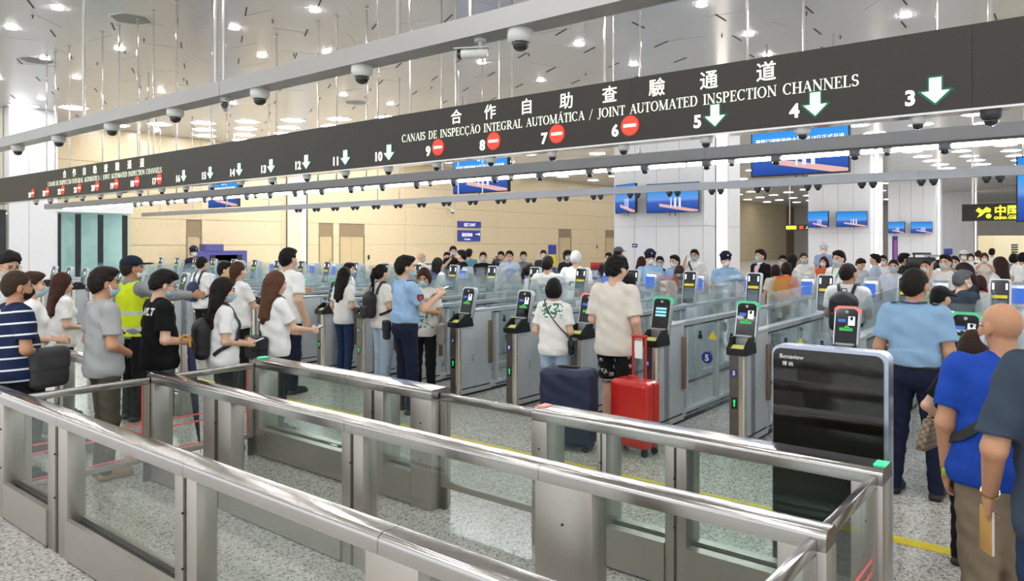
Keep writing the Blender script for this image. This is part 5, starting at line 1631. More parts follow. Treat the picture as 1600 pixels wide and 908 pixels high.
# left queue
person('striped', 'man in navy and white striped shirt with black mask at the left edge', 27, 426, 5.9, 72, ('tee', '#1f2b4c', M_stripes), BLK, ('neat', '#3a2c22'), (('belly'), 'relax'), 'black', sk=2, girth=1.12, head=(-8, -4))
person('edge_man', 'man with black hair and glasses behind the striped shirt at the left edge', 10, 393, 7.4, 150, ('tee', '#dfe3e4'), BLK, ('short', BH_), ('phone', 'phone'), 'blue', head=(0, -22), glasses=True)
person('behind_striped', 'woman in white tee half hidden behind the striped-shirt man', 52, 428, 6.8, 95, WHITE, BLK, ('short', BR), ('phone_low', 'phone_low'), 'blue', fem=True)
person('brown_left', 'woman with long reddish-brown hair and white tee by the far left barrier', 97, 428, 8.1, 70, TW, BLK, ('long', '#40231a'), ('phone_low', 'phone_low'), None, fem=True, head=(0, -8))
person('grey_tee', 'man in plain grey tee with white earbud and brown trousers', 163, 421, 6.05, 72, ('tee', '#a9aaab'), ('long', '#5a5044'), ('short', '#1c1512'), ('belly', 'relax'), 'blue', sk=2, head=(-6, -2), shoes='#a98b63')
person('vest_guard', 'guard in yellow safety vest and dark cap stretching out an arm', 207, 402, 8.0, 60, ('long_sleeve', '#8d9093'), BLK, ('neat', '#2a2420'), (((.31, .17, 1.30), (.40, .43, 1.29), (.25, .95, .0)), 'relax'), 'white', sk=4, cap=('cap', '#1c2232'), extra='vest', head=(-20, 0))
person('black_tee', 'man in black tee with white letters on the back looking at a phone', 250, 423, 6.5, 72, ('tee', '#141416'), ('long', '#5d5f66'), ('short', BH_), ('phone_low', 'phone_low'), 'blue', sk=1, girth=1.06, head=(-4, -20), glasses=True)
person('sling_man', 'man in white tee and black trousers with a navy drawstring bag', 317, 402, 12.4, 55, WHITE, BLK, ('neat', BH_), ('phone', 'relax'), 'blue')
person('far_officer', 'officer in dark cap standing beyond the glass gates near the blue counter', 303, 388, 20.5, 150, ('jacket', '#20263c'), NAVY, ('neat', BH_), ('down', 'down'), 'blue', cap=('police', '#1a2034'))
person('yellow_mask', 'man wearing a yellow mask behind the long-haired woman', 352, 411, 11.0, 100, WHITE, BLK, ('short', BH_), ('phone', 'phone'), 'yellow')
person('tail_woman', 'woman with long brown ponytail and white tee in front of a green-lit gate', 373, 411, 9.6, 55, WHITE, BLK, ('tail', '#4a2d20'), ('reach_low', 'relax'), None, fem=True)
person('pack_woman', 'woman with long black hair wearing a black backpack over a white tee', 349, 436, 6.8, 78, TW, ('slim', '#1b1b1e'), ('long', '#191411'), ('phone_low', 'phone_low'), 'blue', fem=True, head=(-12, -6))
person('brown_woman', 'woman with long straight brown hair, white tee and black shoulder bag', 430, 426, 7.4, 62, TW, BLK, ('long', BR2), ('reach_low', 'phone_low'), None, fem=True, head=(-5, -8))
person('tall_man', 'tall man in white tee with black undercut hair seen from behind', 451, 390, 9.4, 50, WHITE, NAVY, ('short', BH_), ('relax', 'phone'), None, girth=1.05)
person('jeans_woman', 'woman with straight black hair, white tee and dark jeans at gate eleven', 538, 419, 10.6, 48, TW, DJEAN, ('long', BH_), ('phone_low', 'relax'), None, fem=True, head=(0, -10))
person('behind_jeans', 'man with black hair and mask partly hidden by the black-haired jeans woman', 546, 412, 12.9, 100, WHITE, BLK, ('short', BH_), ('phone', 'down'), 'blue')
person('light_jeans', 'woman with tied hair, black backpack and pale wide jeans', 597, 415, 9.9, 60, ('blouse', '#f1efe8'), LJEAN, ('pony', BH_), ('phone', 'relax'), 'blue', fem=True)
person('officer', 'officer in light blue uniform shirt gesturing beside the woman with grey tote', 634, 402, 8.35, 68, POLICE, NAVY, ('short', BH_), (((.225, .12, 1.15), (.13, .33, 1.27), (-.25, .75, .6)), ((.24, .05, 1.13), (.02, .30, 1.22), (-.3, .8, .4))), 'blue', head=(-12, 0), girth=1.08, legs='wide', shoes='#17171a')
person('tote_woman', 'woman in flower-print white blouse reading a phone next to the officer', 663, 420, 9.1, 195, ('blouse', '#ece9df', pattern('flower_blouse', '#edeae0', '#3f93a5', 'print', box=(0, .14, .98, .10), th=.55, scale=22, back=False)), BLK, ('bob', '#3b2018'), ('phone', 'phone'), 'blue', fem=True, head=(0, -14), sk=2)
# people beyond the gates, left of centre
person('bald_far', 'bald man in white shirt beyond the gates near the dark desk', 658, 394, 17.0, 100, WHITE, BLK, ('bald', BH_), ('down', 'down'), 'blue', sk=3)
person('white_top_far', 'woman with long black hair in white seen through the gate glass', 685, 404, 13.6, 60, WHITE, BLK, ('long', BH_), ('phone', 'down'), None, fem=True)
person('far_mask_a', 'short dark-haired person with white mask left of the tall masked man', 698, 395, 19.5, 170, ('tee', '#26262a'), BLK, ('short', BH_), ('phone', 'phone'), 'white')
person('far_tall', 'tallest masked man in the far group filming with a camera', 708, 386, 18.6, 170, ('tee', '#1f1f22'), BLK, ('messy', BH_), ('camera', 'camera'), 'blue')
person('far_jacket', 'man in black jacket seen from the side in the far group', 721, 392, 16.3, 290, ('jacket', '#202024'), BLK, ('short', BH_), ('fore', 'fore'), None)
person('far_teal', 'person in teal shirt with dark cap at the edge of the far group', 733, 390, 19.7, 20, ('tee', '#5f95a0'), BLK, ('short', BH_), ('down', 'down'), None, cap=('cap', '#1d1d20'))
person('black_polo', 'man in black polo with pale mask facing the gates', 755, 395, 17.2, 180, ('polo', '#1d1a1c'), BLK, ('short', BH_), ('down', 'down'), 'blue')
person('cameraman', 'man behind a shoulder video camera left of the pink-masked man', 783, 394, 18.0, 190, ('tee', '#7f90a8'), BLK, ('short', BH_), ('camera', 'camera'), None)
person('pink_mask', 'man in pale blue shirt with a pink mask', 796, 393, 16.8, 190, ('polo', '#b9cbe0'), BLK, ('short', BH_), ('fore', 'down'), 'pink', glasses=True)
person('grey_polo', 'man in grey polo and blue mask standing alone by the wall', 818, 394, 18.0, 180, ('polo', '#74767c'), BLK, ('short', BH_), ('down', 'down'), 'blue')
person('far_wall_man', 'man with white mask behind the grey polo man, near the yellow stand', 849, 392, 20.0, 180, ('tee', '#3a3a40'), BLK, ('short', BH_), ('down', 'down'), 'white')
person('side_woman', 'woman with black hair turned right just beyond the glass gates', 829, 415, 12.2, 70, WHITE, BLK, ('pony', BH_), ('phone', 'down'), None, fem=True)
person('print_man', 'man with dark hair and green-printed white tee passing a gate', 856, 402, 11.0, 15, TP, JEAN, ('short', '#241b17'), ('phone', 'down'), None, girth=1.12)
person('hat_woman', 'woman in dark hat and blue mask behind the white-haired man', 887, 392, 16.6, 170, ('tee', '#2a2a2e'), BLK, ('bob', BH_), ('down', 'down'), 'blue', fem=True, cap=('hat', '#1b1b1d'))
person('white_hair', 'white-haired man in green-printed white tee walking away', 900, 393, 12.4, 10, TP, JEAN, ('neat', '#e6e4e2'), ('down', 'phone'), None, girth=1.1, sk=3)
person('dark_right', 'man with short black hair behind the beige tee boy', 951, 396, 17.0, 200, ('tee', '#2b2f3c'), BLK, ('short', BH_), ('fore', 'fore'), 'blue')
person('grey_cap', 'tall man in grey cap and black clothes beside the white column', 967, 387, 16.0, 40, ('jacket', '#1a1a1c'), BLK, ('neat', BH_), ('fore', 'down'), None, cap=('cap', '#5b5f63'))
# front of the gates
person('bob_girl', 'girl with black bob hair, green-printed white tee and light jeans', 866, 437, 7.75, 18, TP, ('long', '#a3bace'), ('bob', '#120f0d'), ('phone_low', 'fore'), None, fem=True, shoes='#e2e2e0', legs='stand')
person('beige_boy', 'young man in plain beige tee and black floral shorts with the red suitcase', 961, 401, 7.3, 28, ('long_tee', '#e3dcd0'), ('short', '#191a1c', M_floral), ('messy', BH_), ('relax', 'phone_low'), None, sk=1, girth=1.06, head=(-14, -10), shoes='#d8d8d6')
person('behind_boy', 'short-haired woman in white partly hidden behind the beige tee boy', 985, 428, 9.4, 50, WHITE, BLK, ('bob', '#191314'), ('down', 'down'), 'blue', fem=True)
# police and passengers by the nearest white column
person('maroon_hair', 'woman with dark reddish hair beside the arm-crossing policeman', 1003, 402, 15.4, 30, ('tee', '#3a3438'), BLK, ('long', '#3b1f1c'), ('down', 'down'), None, fem=True)
person('cop_cross', 'policeman in cap and white mask with crossed arms behind a gate', 1016, 395, 13.5, 165, POLICE, NAVY, ('neat', BH_), ('cross', 'cross'), 'white', cap=('police', '#1b2136'), girth=1.08)
person('lanyard_man', 'man in black polo with orange lanyard between two policemen', 1031, 402, 15.0, 180, ('polo', '#1c1a1c'), BLK, ('short', BH_), ('down', 'down'), 'blue', glasses=True)
person('cop_bare', 'bareheaded policeman with white mask turned to the left', 1054, 400, 14.2, 220, POLICE, NAVY, ('short', BH_), ('down', 'down'), 'white')
person('brown_back', 'woman with brown hair seen from behind near the column', 1062, 416, 12.4, 20, ('tee', '#51403a'), BLK, ('long', '#3f2a22'), ('down', 'down'), None, fem=True)
person('strap_man', 'man in white shirt with a diagonal black strap touching his head', 1085, 391, 15.9, 195, ('polo', '#eceae6'), ('long', '#b9ada0'), ('short', BH_), ('raise', 'belly'), 'blue', glasses=True)
person('cop_reach', 'policeman in cap reaching out an arm beside the light strip', 1134, 398, 13.7, 160, POLICE, NAVY, ('neat', BH_), ('down', ((.32, .12, 1.15), (.5, .25, 1.02), (.6, .6, -.3))), 'white', cap=('police', '#1b2136'), girth=1.15)
person('suit_man', 'man in black suit jacket over a pink shirt', 1188, 391, 14.7, 225, ('suit', '#16161a'), BLK, ('short', BH_), ('down', 'fore'), 'blue', extra='front')
person('beige_back', 'woman in beige shirt seen from behind left of the orange shirt', 1212, 415, 13.4, 15, ('tee', '#dcd4c6'), BLK, ('bob', '#2a1a16'), ('down', 'down'), None, fem=True)
person('orange_back', 'person in bright orange shirt standing at a gate', 1229, 411, 12.8, 10, ('polo', '#f0622c'), BLK, ('bob', '#2d1713'), ('fore', 'fore'), None, fem=True)
person('mask_behind', 'man with blue mask looking over the orange-shirted person', 1223, 400, 15.5, 180, ('tee', '#5f6a78'), BLK, ('short', BH_), ('down', 'down'), 'blue')
person('black_side', 'woman with loose black hair in white beside the orange shirt', 1240, 399, 15.0, 60, WHITE, BLK, ('long', BH_), ('down', 'down'), None, fem=True)
person('strap_woman', 'woman in white with dark shoulder strap and folded arms', 1256, 396, 16.0, 175, ('blouse', '#efeee8'), BLK, ('pony', '#33211b'), ('cross', 'belly'), 'blue', fem=True)
person('desk_guard', 'guard in white-topped cap behind the desk at the second column', 1287, 384, 22.0, 185, ('polo', '#98a7cf'), NAVY, ('neat', BH_), ('down', 'down'), 'white', cap=('police', '#c9ccd4'))
person('orange_blue', 'woman with long brown hair in orange and blue near the desk', 1287, 402, 16.2, 200, ('tee', '#d9683f'), ('long', '#2f4f9a'), ('long', '#3f211a'), ('fore', 'phone'), 'white', fem=True)
person('staff_man', 'man in white tee with green lanyard and blue mask holding a tablet', 1311, 393, 12.2, 215, ('tee', '#f1f1ee'), BLK, ('short', BH_), ('phone_low', 'phone_low'), 'blue', head=(0, -6))
person('backpack_man', 'man in white polo with a large black backpack entering a gate', 1325, 412, 8.3, 12, ('polo', '#f3f4f4'), BLK, ('buzz', '#221c19'), ('phone', 'phone'), 'blue', sk=2, head=(-25, -2))
person('head_down', 'man bowing his head behind the backpack man', 1343, 404, 15.4, 140, ('tee', '#cfd3d8'), BLK, ('short', BH_), ('down', 'down'), None, head=(0, -25))
person('desk_left', 'man in light blue shirt facing left at the desk', 1367, 398, 16.0, 275, ('polo', '#c3d3e8'), BLK, ('short', BH_), ('fore', 'fore'), None)
person('desk_mask', 'man in white with white mask behind the desk', 1380, 400, 17.2, 190, ('tee', '#ececec'), BLK, ('short', BH_), ('down', 'down'), 'white', glasses=True)
person('blue_mask_right', 'man in pale shirt with bright blue mask left of the big camera', 1396, 407, 12.8, 185, ('polo', '#d5dcea'), BLK, ('neat', BH_), ('down', 'down'), 'blue')
person('camera_op', 'camera operator hidden behind a large black video camera', 1413, 397, 15.2, 80, ('tee', '#2a2a2c'), BLK, ('messy', BH_), ('camera', 'camera'), None)
person('green_vest', 'man in bright green vest and white mask behind the officer', 1446, 407, 12.6, 195, ('tee', '#9fd842'), BLK, ('neat', '#2a2018'), ('down', 'down'), 'white')
person('hand_face', 'man in white with hand raised to his face', 1477, 399, 11.8, 200, ('tee', '#efe9e6'), BLK, ('short', BH_), ('raise', 'down'), 'grey')
person('half_hidden', 'man with short black hair just right of the hand-raising man', 1491, 401, 13.2, 190, ('tee', '#4a4c52'), BLK, ('neat', BH_), ('down', 'down'), 'grey')
person('far_cap', 'woman in pale cap and mask in the far crowd', 1506, 392, 18.0, 185, WHITE, BLK, ('bob', BR), ('fore', 'fore'), 'white', fem=True, cap=('cap', '#c9d6d6'))
person('far_small', 'small masked person right of the pale cap', 1517, 397, 20.5, 180, ('tee', '#34343a'), BLK, ('bob', BH_), ('down', 'down'), 'white', fem=True)
person('red_pants', 'woman in red trousers photographing with raised hands', 1538, 396, 18.0, 180, ('tee', '#ece3da'), ('long', '#c8202c'), ('bob', BR), ('camera', 'camera'), 'white', fem=True)
person('far_back_a', 'man in white walking away by the third column', 1550, 389, 23.0, 10, WHITE, BLK, ('short', BH_), ('down', 'down'), None)
person('far_back_b', 'person in white behind the red trousers woman', 1529, 392, 22.0, 20, WHITE, BLK, ('neat', BR), ('down', 'down'), None)
person('far_grey_pack', 'person in white with grey backpack at the far right', 1584, 397, 17.5, 10, ('tee', '#8f959c'), ('short', '#c9c0b0'), ('bob', BH_), ('down', 'down'), None, fem=True)
person('far_edge', 'person in white at the right edge of the far crowd', 1598, 396, 16.5, 30, WHITE, ('short', '#2b3350'), ('short', BH_), ('down', 'down'), None)
person('dark_curl', 'woman with dark hair and mask bending behind the grey-haired man', 1508, 412, 10.6, 250, ('tee', '#3a3436'), BLK, ('long', '#201714'), ('down', 'down'), 'grey', fem=True, head=(0, -15))
person('grey_hair', 'man with greying hair in dark blue shirt facing right', 1503, 424, 8.8, 40, ('tee', '#343c48'), BLK, ('short', '#5b5d60'), ('phone', 'phone'), 'white', head=(-20, -5))
person('brown_crown', 'woman with brown hair seen from behind near the right scanner', 1531, 432, 9.6, 10, ('tee', '#d8d4d0'), BLK, ('bob', '#3a211a'), ('down', 'down'), None, fem=True)
person('profile_woman', 'woman with long dark brown hair in white tee, profile, near the right edge', 1561, 403, 11.5, 300, ('tee', '#ebe9e6'), ('long', '#c0b8a8'), ('long', '#35201a'), ('fore', 'phone_low'), None, fem=True)
person('edge_cop', 'officer in light blue shirt cut by the right edge', 1612, 408, 10.7, 250, POLICE, NAVY, ('short', BH_), ('fore', 'fore'), 'white')
# right foreground
person('officer_back', 'officer in light blue shirt and navy trousers seen from behind beside the black panel', 1430, 422, 5.6, 12, ('tuck', '#93b6d8'), NAVY, ('neat', '#1f1915'), ('down', 'fore'), 'blue', sk=2, girth=1.1, head=(-22, 0), legs='wide', shoes='#17171a')
person('cap_woman', 'woman in black cap and white jacket right of the officer', 1468, 449, 6.5, 25, ('jacket', '#eceae6'), BLK, ('tail', BH_), ('fore', 'fore'), None, fem=True, cap=('cap', '#1a191b'), sk=1, head=(-20, -10))
person('bag_woman', 'woman with brown hair and black top carrying a chain-strap bag', 1521, 519, 4.35, 20, ('tee', '#17171a'), BLK, ('bob', '#33231c'), ('down', 'hip'), None, fem=True, hmin=1.38, girth=1.05, head=(0, -12))
person('bald_man', 'bald man in royal blue shirt and khaki trousers in the right foreground', 1568, 473, 3.45, 345, ('tee', '#234bb0'), ('wide', '#9a8a74'), ('bald', BH_), ('down', 'down'), 'white', sk=2, girth=1.34, glasses=True, head=(25, -4), vox=.008)
person('edge_foreground', 'man in dark slate tee holding a passport at the bottom right corner', 1680, 0, 2.7, 345, ('long_tee', '#3d4858'), ('long', '#2c3c58'), ('short', BH_), ('down', ((.25, -.05, 1.10), (.235, .10, .90), (0, .55, -1))), 'white', sk=2, ht=1.79, vox=.008)
# ------------------------------------------------------------------ what people carry
M_bagblack = mat('bag_black', '#1a1a1c', 0.6, bump=(60, 0.2))
M_bagnavy = mat('bag_navy', '#222c50', 0.6, bump=(60, 0.2))
M_baggrey = mat('bag_charcoal', '#3a3b3b', 0.6, bump=(60, 0.2))
M_phone = mat('phone_black', '#101014', 0.15)
M_phone_scr = mat('phone_screen', '#a9c4dc', 0.2, emit='#b9d4ec', strength=0.25)
M_paper = mat('paper_white', '#f2f2f0', 0.7)
def on_person(P, name, label, cat, group=None):
    return thing(name, label, cat, (*P['loc'], 0), P['rot'], group)
def sdf_part(name, parent, lo, hi, vox, fn, m, s):
    F = Field(lo, hi, vox); fn(F)
    V, Q = F.mesh()
    return link(name, np_mesh(name, V, Q, m, s), parent)
_bvh = {}
def bvh_of(P):
    k = P['t'].name
    if k not in _bvh:
        me = P['top'].data
        _bvh[k] = BVHTree.FromPolygons([v.co for v in me.vertices], [p.vertices for p in me.polygons])
    return _bvh[k]
def ribbon(P, pts, width, m, parent, name='strap', snap=True, off=0.010, thick=0.006):
    """flat strap laid over the clothing through person-local points (1.70 m body)"""
    s = P['s']; T = bvh_of(P)
    pts = [Vector(p) * s for p in pts]
    dense = []
    for i in range(len(pts) - 1):
        p0, p1, p2, p3 = pts[max(i - 1, 0)], pts[i], pts[i + 1], pts[min(i + 2, len(pts) - 1)]
        for k in range(6):
            q = k / 6.0
            dense.append(0.5 * ((2 * p1) + (p2 - p0) * q + (2 * p0 - 5 * p1 + 4 * p2 - p3) * q * q + (3 * p1 - p0 - 3 * p2 + p3) * q ** 3))
    dense.append(pts[-1])
    vs, fs = [], []
    out = []
    for p in dense:
        c, n, _, dist = T.find_nearest(p)
        if snap and c is not None and dist < 0.14:
            out.append((c + n * off, n))
        else:
            out.append((p, (p - Vector((0, 0, p.z))).normalized()))
    for i, (p, n) in enumerate(out):
        tg = (out[min(i + 1, len(out) - 1)][0] - out[max(i - 1, 0)][0]).normalized()
        b = tg.cross(n).normalized() * width / 2
        for q in (p - b, p + b, p + b + n * thick, p - b + n * thick): vs.append(q)
    for i in range(len(out) - 1):
        for k in range(4):
            fs.append((i * 4 + k, i * 4 + (k + 1) % 4, (i + 1) * 4 + (k + 1) % 4, (i + 1) * 4 + k))
    fs.append((3, 2, 1, 0)); e = (len(out) - 1) * 4; fs.append((e, e + 1, e + 2, e + 3))
    return MB().add(vs, fs).obj(name, m, parent, smooth='auto')
def backpack(key, label, m, w=.145, h=.21, dp=.075, zc=1.19, low=0.0, group=None):
    P = PEOPLE[key]; s = P['s']
    t = on_person(P, 'backpack', label, 'backpack', group)
    y0 = -.135 - dp
    vx = max(.007, P['d'] / FOC)
    def body(F):
        F.rbox((0, y0, zc - .02), (w, dp, h * .9), .07, .01); F.ell((0, y0 + .01, zc + h * .55), (w * .82, dp * .9, h * .5), .05)
        F.ripple(.002, 30, 1.0)
    sdf_part('pack_body', t, (-w - .06, y0 - dp - .08, zc - h - .06), (w + .06, y0 + dp + .05, zc + h + .1), vx, body, m, s)
    sdf_part('front_pocket', t, (-w - .03, y0 - dp - .09, zc - h - .03), (w + .03, y0 - dp + .05, zc + .08), vx, lambda F: F.rbox((0, y0 - dp, zc - h * .45), (w * .8, .035, h * .42), .028, .01), m, s)
    MB().tube([Vector((x, y0 + .03, z)) * s for x, z in ((-.03, zc + h - .005), (-.025, zc + h + .035), (.025, zc + h + .035), (.03, zc + h - .005))], .007, 6).obj('grab_handle', m, t)
    for sd in (1, -1):
        ribbon(P, [(sd * .07, -.13, zc + h - .04), (sd * .085, -.09, 1.44), (sd * .10, .0, 1.47), (sd * .105, .10, 1.40), (sd * .115, .13, 1.26), (sd * .14, .10, 1.12), (sd * .165, .0, 1.06), (sd * .13, -.12, zc - h + .05)], .036 * s, m, t, 'shoulder_strap')
    return t
backpack('pack_woman', 'slouchy black backpack on the woman with long black hair', M_bagblack, .125, .20, .075, 1.12)
backpack('light_jeans', 'black backpack of the woman in pale wide jeans', M_bagblack, .125, .19, .07, 1.15)
backpack('backpack_man', 'large black backpack on the man in white polo at a gate', mat('bag_black_stiff', '#1e1f23', .5), .15, .22, .085, 1.17)
backpack('sling_man', 'navy drawstring bag slung on the man in black trousers', M_bagnavy, .12, .17, .06, 1.12)
backpack('far_grey_pack', 'small grey backpack in the far crowd at the right', mat('bag_grey', '#80868e', .6), .12, .17, .06, 1.18)
def shoulder_bag(key, label, m, side, c, half, strap_from=None, strap_w=.02, r=.03, strapm=None, rot=0.0, name='shoulder_bag', cross=True):
    P = PEOPLE[key]; s = P['s']
    t = on_person(P, name, label, 'bag')
    R_ = rotm(rot, 0)
    ex = max(half) + .06
    sdf_part('bag_body', t, np.array(c) - ex, np.array(c) + ex, max(.006, P['d'] / FOC * .9), lambda F: (F.rbox(c, half, r, .01, R_), F.rbox((c[0], c[1], c[2] + half[2] * .35), (half[0] + .006, half[1] + .006, half[2] * .62), r, .004, R_), F.ripple(.0012, 34, .5)), m, s)
    o = -side
    if cross:
        ribbon(P, [(c[0], c[1] - half[1] * .5, c[2] + half[2]), (side * .12, -.13, 1.15), (0.0, -.15, 1.30), (o * .09, -.09, 1.44), (o * .11, .0, 1.465), (o * .09, .11, 1.40), (o * .0, .14, 1.25), (side * .12, .13, 1.10), (c[0], c[1] + half[1] * .5, c[2] + half[2])], strap_w * s, strapm or m, t)
    return t
shoulder_bag('brown_woman', 'large black shoulder bag of the woman with straight brown hair', M_bagblack, -1, (-.02, -.20, .93), (.15, .06, .12), strap_w=.035)
shoulder_bag('bob_girl', 'small black crossbody bag of the girl with bob hair', mat('bag_black_leather', '#15151a', .3), 1, (.22, .02, .93), (.035, .09, .095), strap_w=.014, strapm=mat('strap_brown', '#5a443a', .5))
shoulder_bag('strap_man', 'black waist pouch on the diagonal strap of the head-touching man', M_bagblack, -1, (-.10, .16, .98), (.07, .03, .05), strap_w=.035)
shoulder_bag('officer', 'black pouch hanging at the belt of the blue uniformed officer', M_bagblack, -1, (-.14, -.17, .90), (.05, .035, .11), cross=False, name='belt_pouch')
shoulder_bag('striped', 'charcoal folded bag under the arm of the striped-shirt man', M_baggrey, 1, (.17, .17, .93), (.055, .155, .165), r=.052, cross=False, name='folded_bag', rot=.2)
shoulder_bag('jeans_woman', 'grey and black handbag on the arm of the woman in dark jeans', mat('bag_grey_black', '#55585c', .5), 1, (.22, .12, .98), (.04, .10, .12), cross=False, name='handbag')
# grey tote with two handles
P = PEOPLE['tote_woman']; s = P['s']
t = on_person(P, 'tote_bag', 'shiny grey tote bag hanging from the arm of the woman next to the officer', 'bag')
M_tote = mat('tote_grey', '#8c8983', .35, bump=(14, .4))
sdf_part('bag_body', t, (-.42, -.05, .70), (-.12, .35, 1.06), .008, lambda F: (F.rbox((-.27, .14, .87), (.045, .125, .13), .02, .01), F.ripple(.003, 24, 2)), M_tote, s)
for dx in (-.03, .03):
    MB().tube([Vector(p) * s for p in ((-.27 + dx, .06, .99), (-.25 + dx * .5, .10, 1.10), (-.25 + dx * .5, .14, 1.12), (-.26 + dx * .5, .18, 1.10), (-.27 + dx, .22, .99))], .007, 6).obj('handle', M_tote, t, smooth='auto')
# chain-strap monogram bag
P = PEOPLE['bag_woman']; s = P['s']
M_mono = mat('monogram_canvas', '#8a775c', .5)
def _mono():
    nt = M_mono.node_tree; b = nt.nodes['Principled BSDF']
    tc = nt.nodes.new('ShaderNodeTexCoord'); ck = nt.nodes.new('ShaderNodeTexChecker')
    mp = nt.nodes.new('ShaderNodeMapping'); mp.inputs['Rotation'].default_value = (math.radians(45), 0, 0)
    nt.links.new(tc.outputs['Object'], mp.inputs[0]); nt.links.new(mp.outputs[0], ck.inputs['Vector'])
    ck.inputs['Scale'].default_value = 42; ck.inputs[1].default_value = lin('#9a8a70'); ck.inputs[2].default_value = lin('#6f5f48')
    nt.links.new(ck.outputs[0], b.inputs['Base Color'])
_mono()
t = on_person(P, 'chain_bag', 'small brown monogram bag on a gold chain beside the woman in black top', 'bag')
bx = -.30
_bag = MB().prism([(-.15, .80), (.11, .80), (.125, .84), (.03, 1.02), (-.03, 1.02), (-.165, .84)], bx - .035, bx + .035, 'x')
_bag.v = [tuple(Vector(v) * s) for v in _bag.v]
_bag.obj('bag_body', M_mono, t, bevel=.012)
M_gold = mat('chain_gold', '#cdb27a', .25, metal=.9)
for k in range(16):
    z = 1.03 + k * .02
    q = MB().lathe([(.011, -.004), (.014, 0), (.011, .004)], n=10)
    o = q.obj('chain_link', M_gold, t, smooth=True)
    o.location = Vector((bx + .004 * k, .0, z)) * s
    o.rotation_euler = (math.pi / 2, 0, (k % 2) * math.pi / 2)
# phones and papers in hands
def phone(key, label, sd=1, size=(.075, .15), kind='phone', dz=.01, tilt=-40, mats=None, fwd=.10, cat='phone'):
    P = PEOPLE[key]; s = P['s']
    p = Vector(hand_pos(P, sd, fwd)) * s
    p.x *= 0.55
    t = thing(kind, label, cat, world_pt(P, p + Vector((0, .02, dz)), False), P['rot'])
    w, l = size
    mb = MB().box(-w / 2, w / 2, -l / 2, l / 2, -.004, .004)
    o = mb.obj('case' if kind == 'phone' else 'cover', (mats or (M_phone, M_phone_scr))[0], t, bevel=.003)
    o.rotation_euler = (math.radians(tilt + 60), 0, 0)
    if kind == 'phone':
        q = MB().box(-w / 2 + .005, w / 2 - .005, -l / 2 + .006, l / 2 - .006, .0042, .0055).obj('screen', M_phone_scr, t); q.rotation_euler = o.rotation_euler
    else:
        q = MB().box(-w / 2 + .006, w / 2 - .006, -l / 2 + .006, l / 2 - .006, .0042, .006).obj('page', M_paper, t); q.rotation_euler = o.rotation_euler
phone('black_tee', 'phone held by the man in black tee')
phone('officer', 'phone near the hand of the light blue uniformed officer', 1)
phone('tote_woman', 'dark phone in the hands of the woman in flower-print blouse')
phone('pack_woman', 'phone held low by the woman with black backpack')
phone('brown_left', 'phone in the hands of the woman with reddish-brown hair')
phone('brown_woman', 'dark phone held by the woman with straight brown hair')
phone('striped', 'white document held by the striped-shirt man', 1, (.11, .16), 'document', .06, -10, (M_paper, M_paper), cat='document')
phone('staff_man', 'dark tablet held by the man with green lanyard', 1, (.16, .21), 'tablet', .01, -30, (M_phone, M_phone), cat='tablet')
P = PEOPLE['edge_foreground']
p = Vector(hand_pos(P, -1, .11)) * P['s']
t = thing('passport', 'tan passport booklet in the hand at the bottom right corner', 'passport', world_pt(P, p, False), P['rot'] + .3)
MB().box(-.006, .006, -.045, .045, -.16, .02).obj('cover', mat('passport_tan', '#c79a5a', .5), t, bevel=.002)
MB().box(-.004, .004, -.047, .04, -.155, .018).obj('pages', M_paper, t)
# watch and bracelet
def band(key, label, name, sd, m, face=None, rr=.033, wd=.012):
    P = PEOPLE[key]; s = P['s']; a, e, w, hd = P['J'][sd]
    dirv = (Vector(w) - Vector(e)).normalized()
    t = thing(name, label, name.replace('_', ' '), world_pt(P, Vector(w) * s, False), P['rot'])
    q = dirv.to_track_quat('Z', 'Y')
    o = MB().lathe([(rr - .006, -wd), (rr, -wd), (rr, wd), (rr - .006, wd)], n=20).obj('band', m, t, smooth='auto'); o.rotation_mode = 'QUATERNION'; o.rotation_quaternion = q
    if face:
        o2 = MB().box(-.02, .02, -rr - .012, -rr + .002, -.02, .02).obj('face', face, t, bevel=.004); o2.rotation_mode = 'QUATERNION'; o2.rotation_quaternion = q
band('bald_man', 'dark wristwatch of the bald man in royal blue', 'wristwatch', -1, mat('watch_band', '#2c2c2e', .5), mat('watch_face_lime', '#b8c83c', .4))
band('edge_foreground', 'gold bracelet on the wrist at the bottom right corner', 'bracelet', -1, M_gold, None, .034, .004)
# folded umbrella hanging from the black-tee man's arm
P = PEOPLE['black_tee']; s = P['s']
t = on_person(P, 'umbrella', 'folded navy umbrella with curved amber handle hanging from the black-tee man', 'umbrella')
um = [Vector(p) * s for p in ((.20, .19, 1.02), (.205, .20, .90), (.21, .24, .40), (.215, .27, .12))]
MB().tube([um[0], um[1], um[1] * .6 + um[2] * .4, um[2], um[3]], [.012, .034, .036, .024, .006], 10).obj('canopy', mat('umbrella_navy', '#1d2747', .7), t, smooth='auto')
MB().tube([Vector(p) * s for p in ((.20, .19, 1.01), (.20, .185, 1.08), (.195, .17, 1.12), (.185, .14, 1.125), (.178, .12, 1.10), (.175, .115, 1.07))], .012, 8).obj('handle', mat('handle_amber', '#d59a35', .35), t, smooth='auto')
MB().tube([um[3], um[3] + Vector((.002, .01, -.06))], .004, 6).obj('tip', M_phone, t)
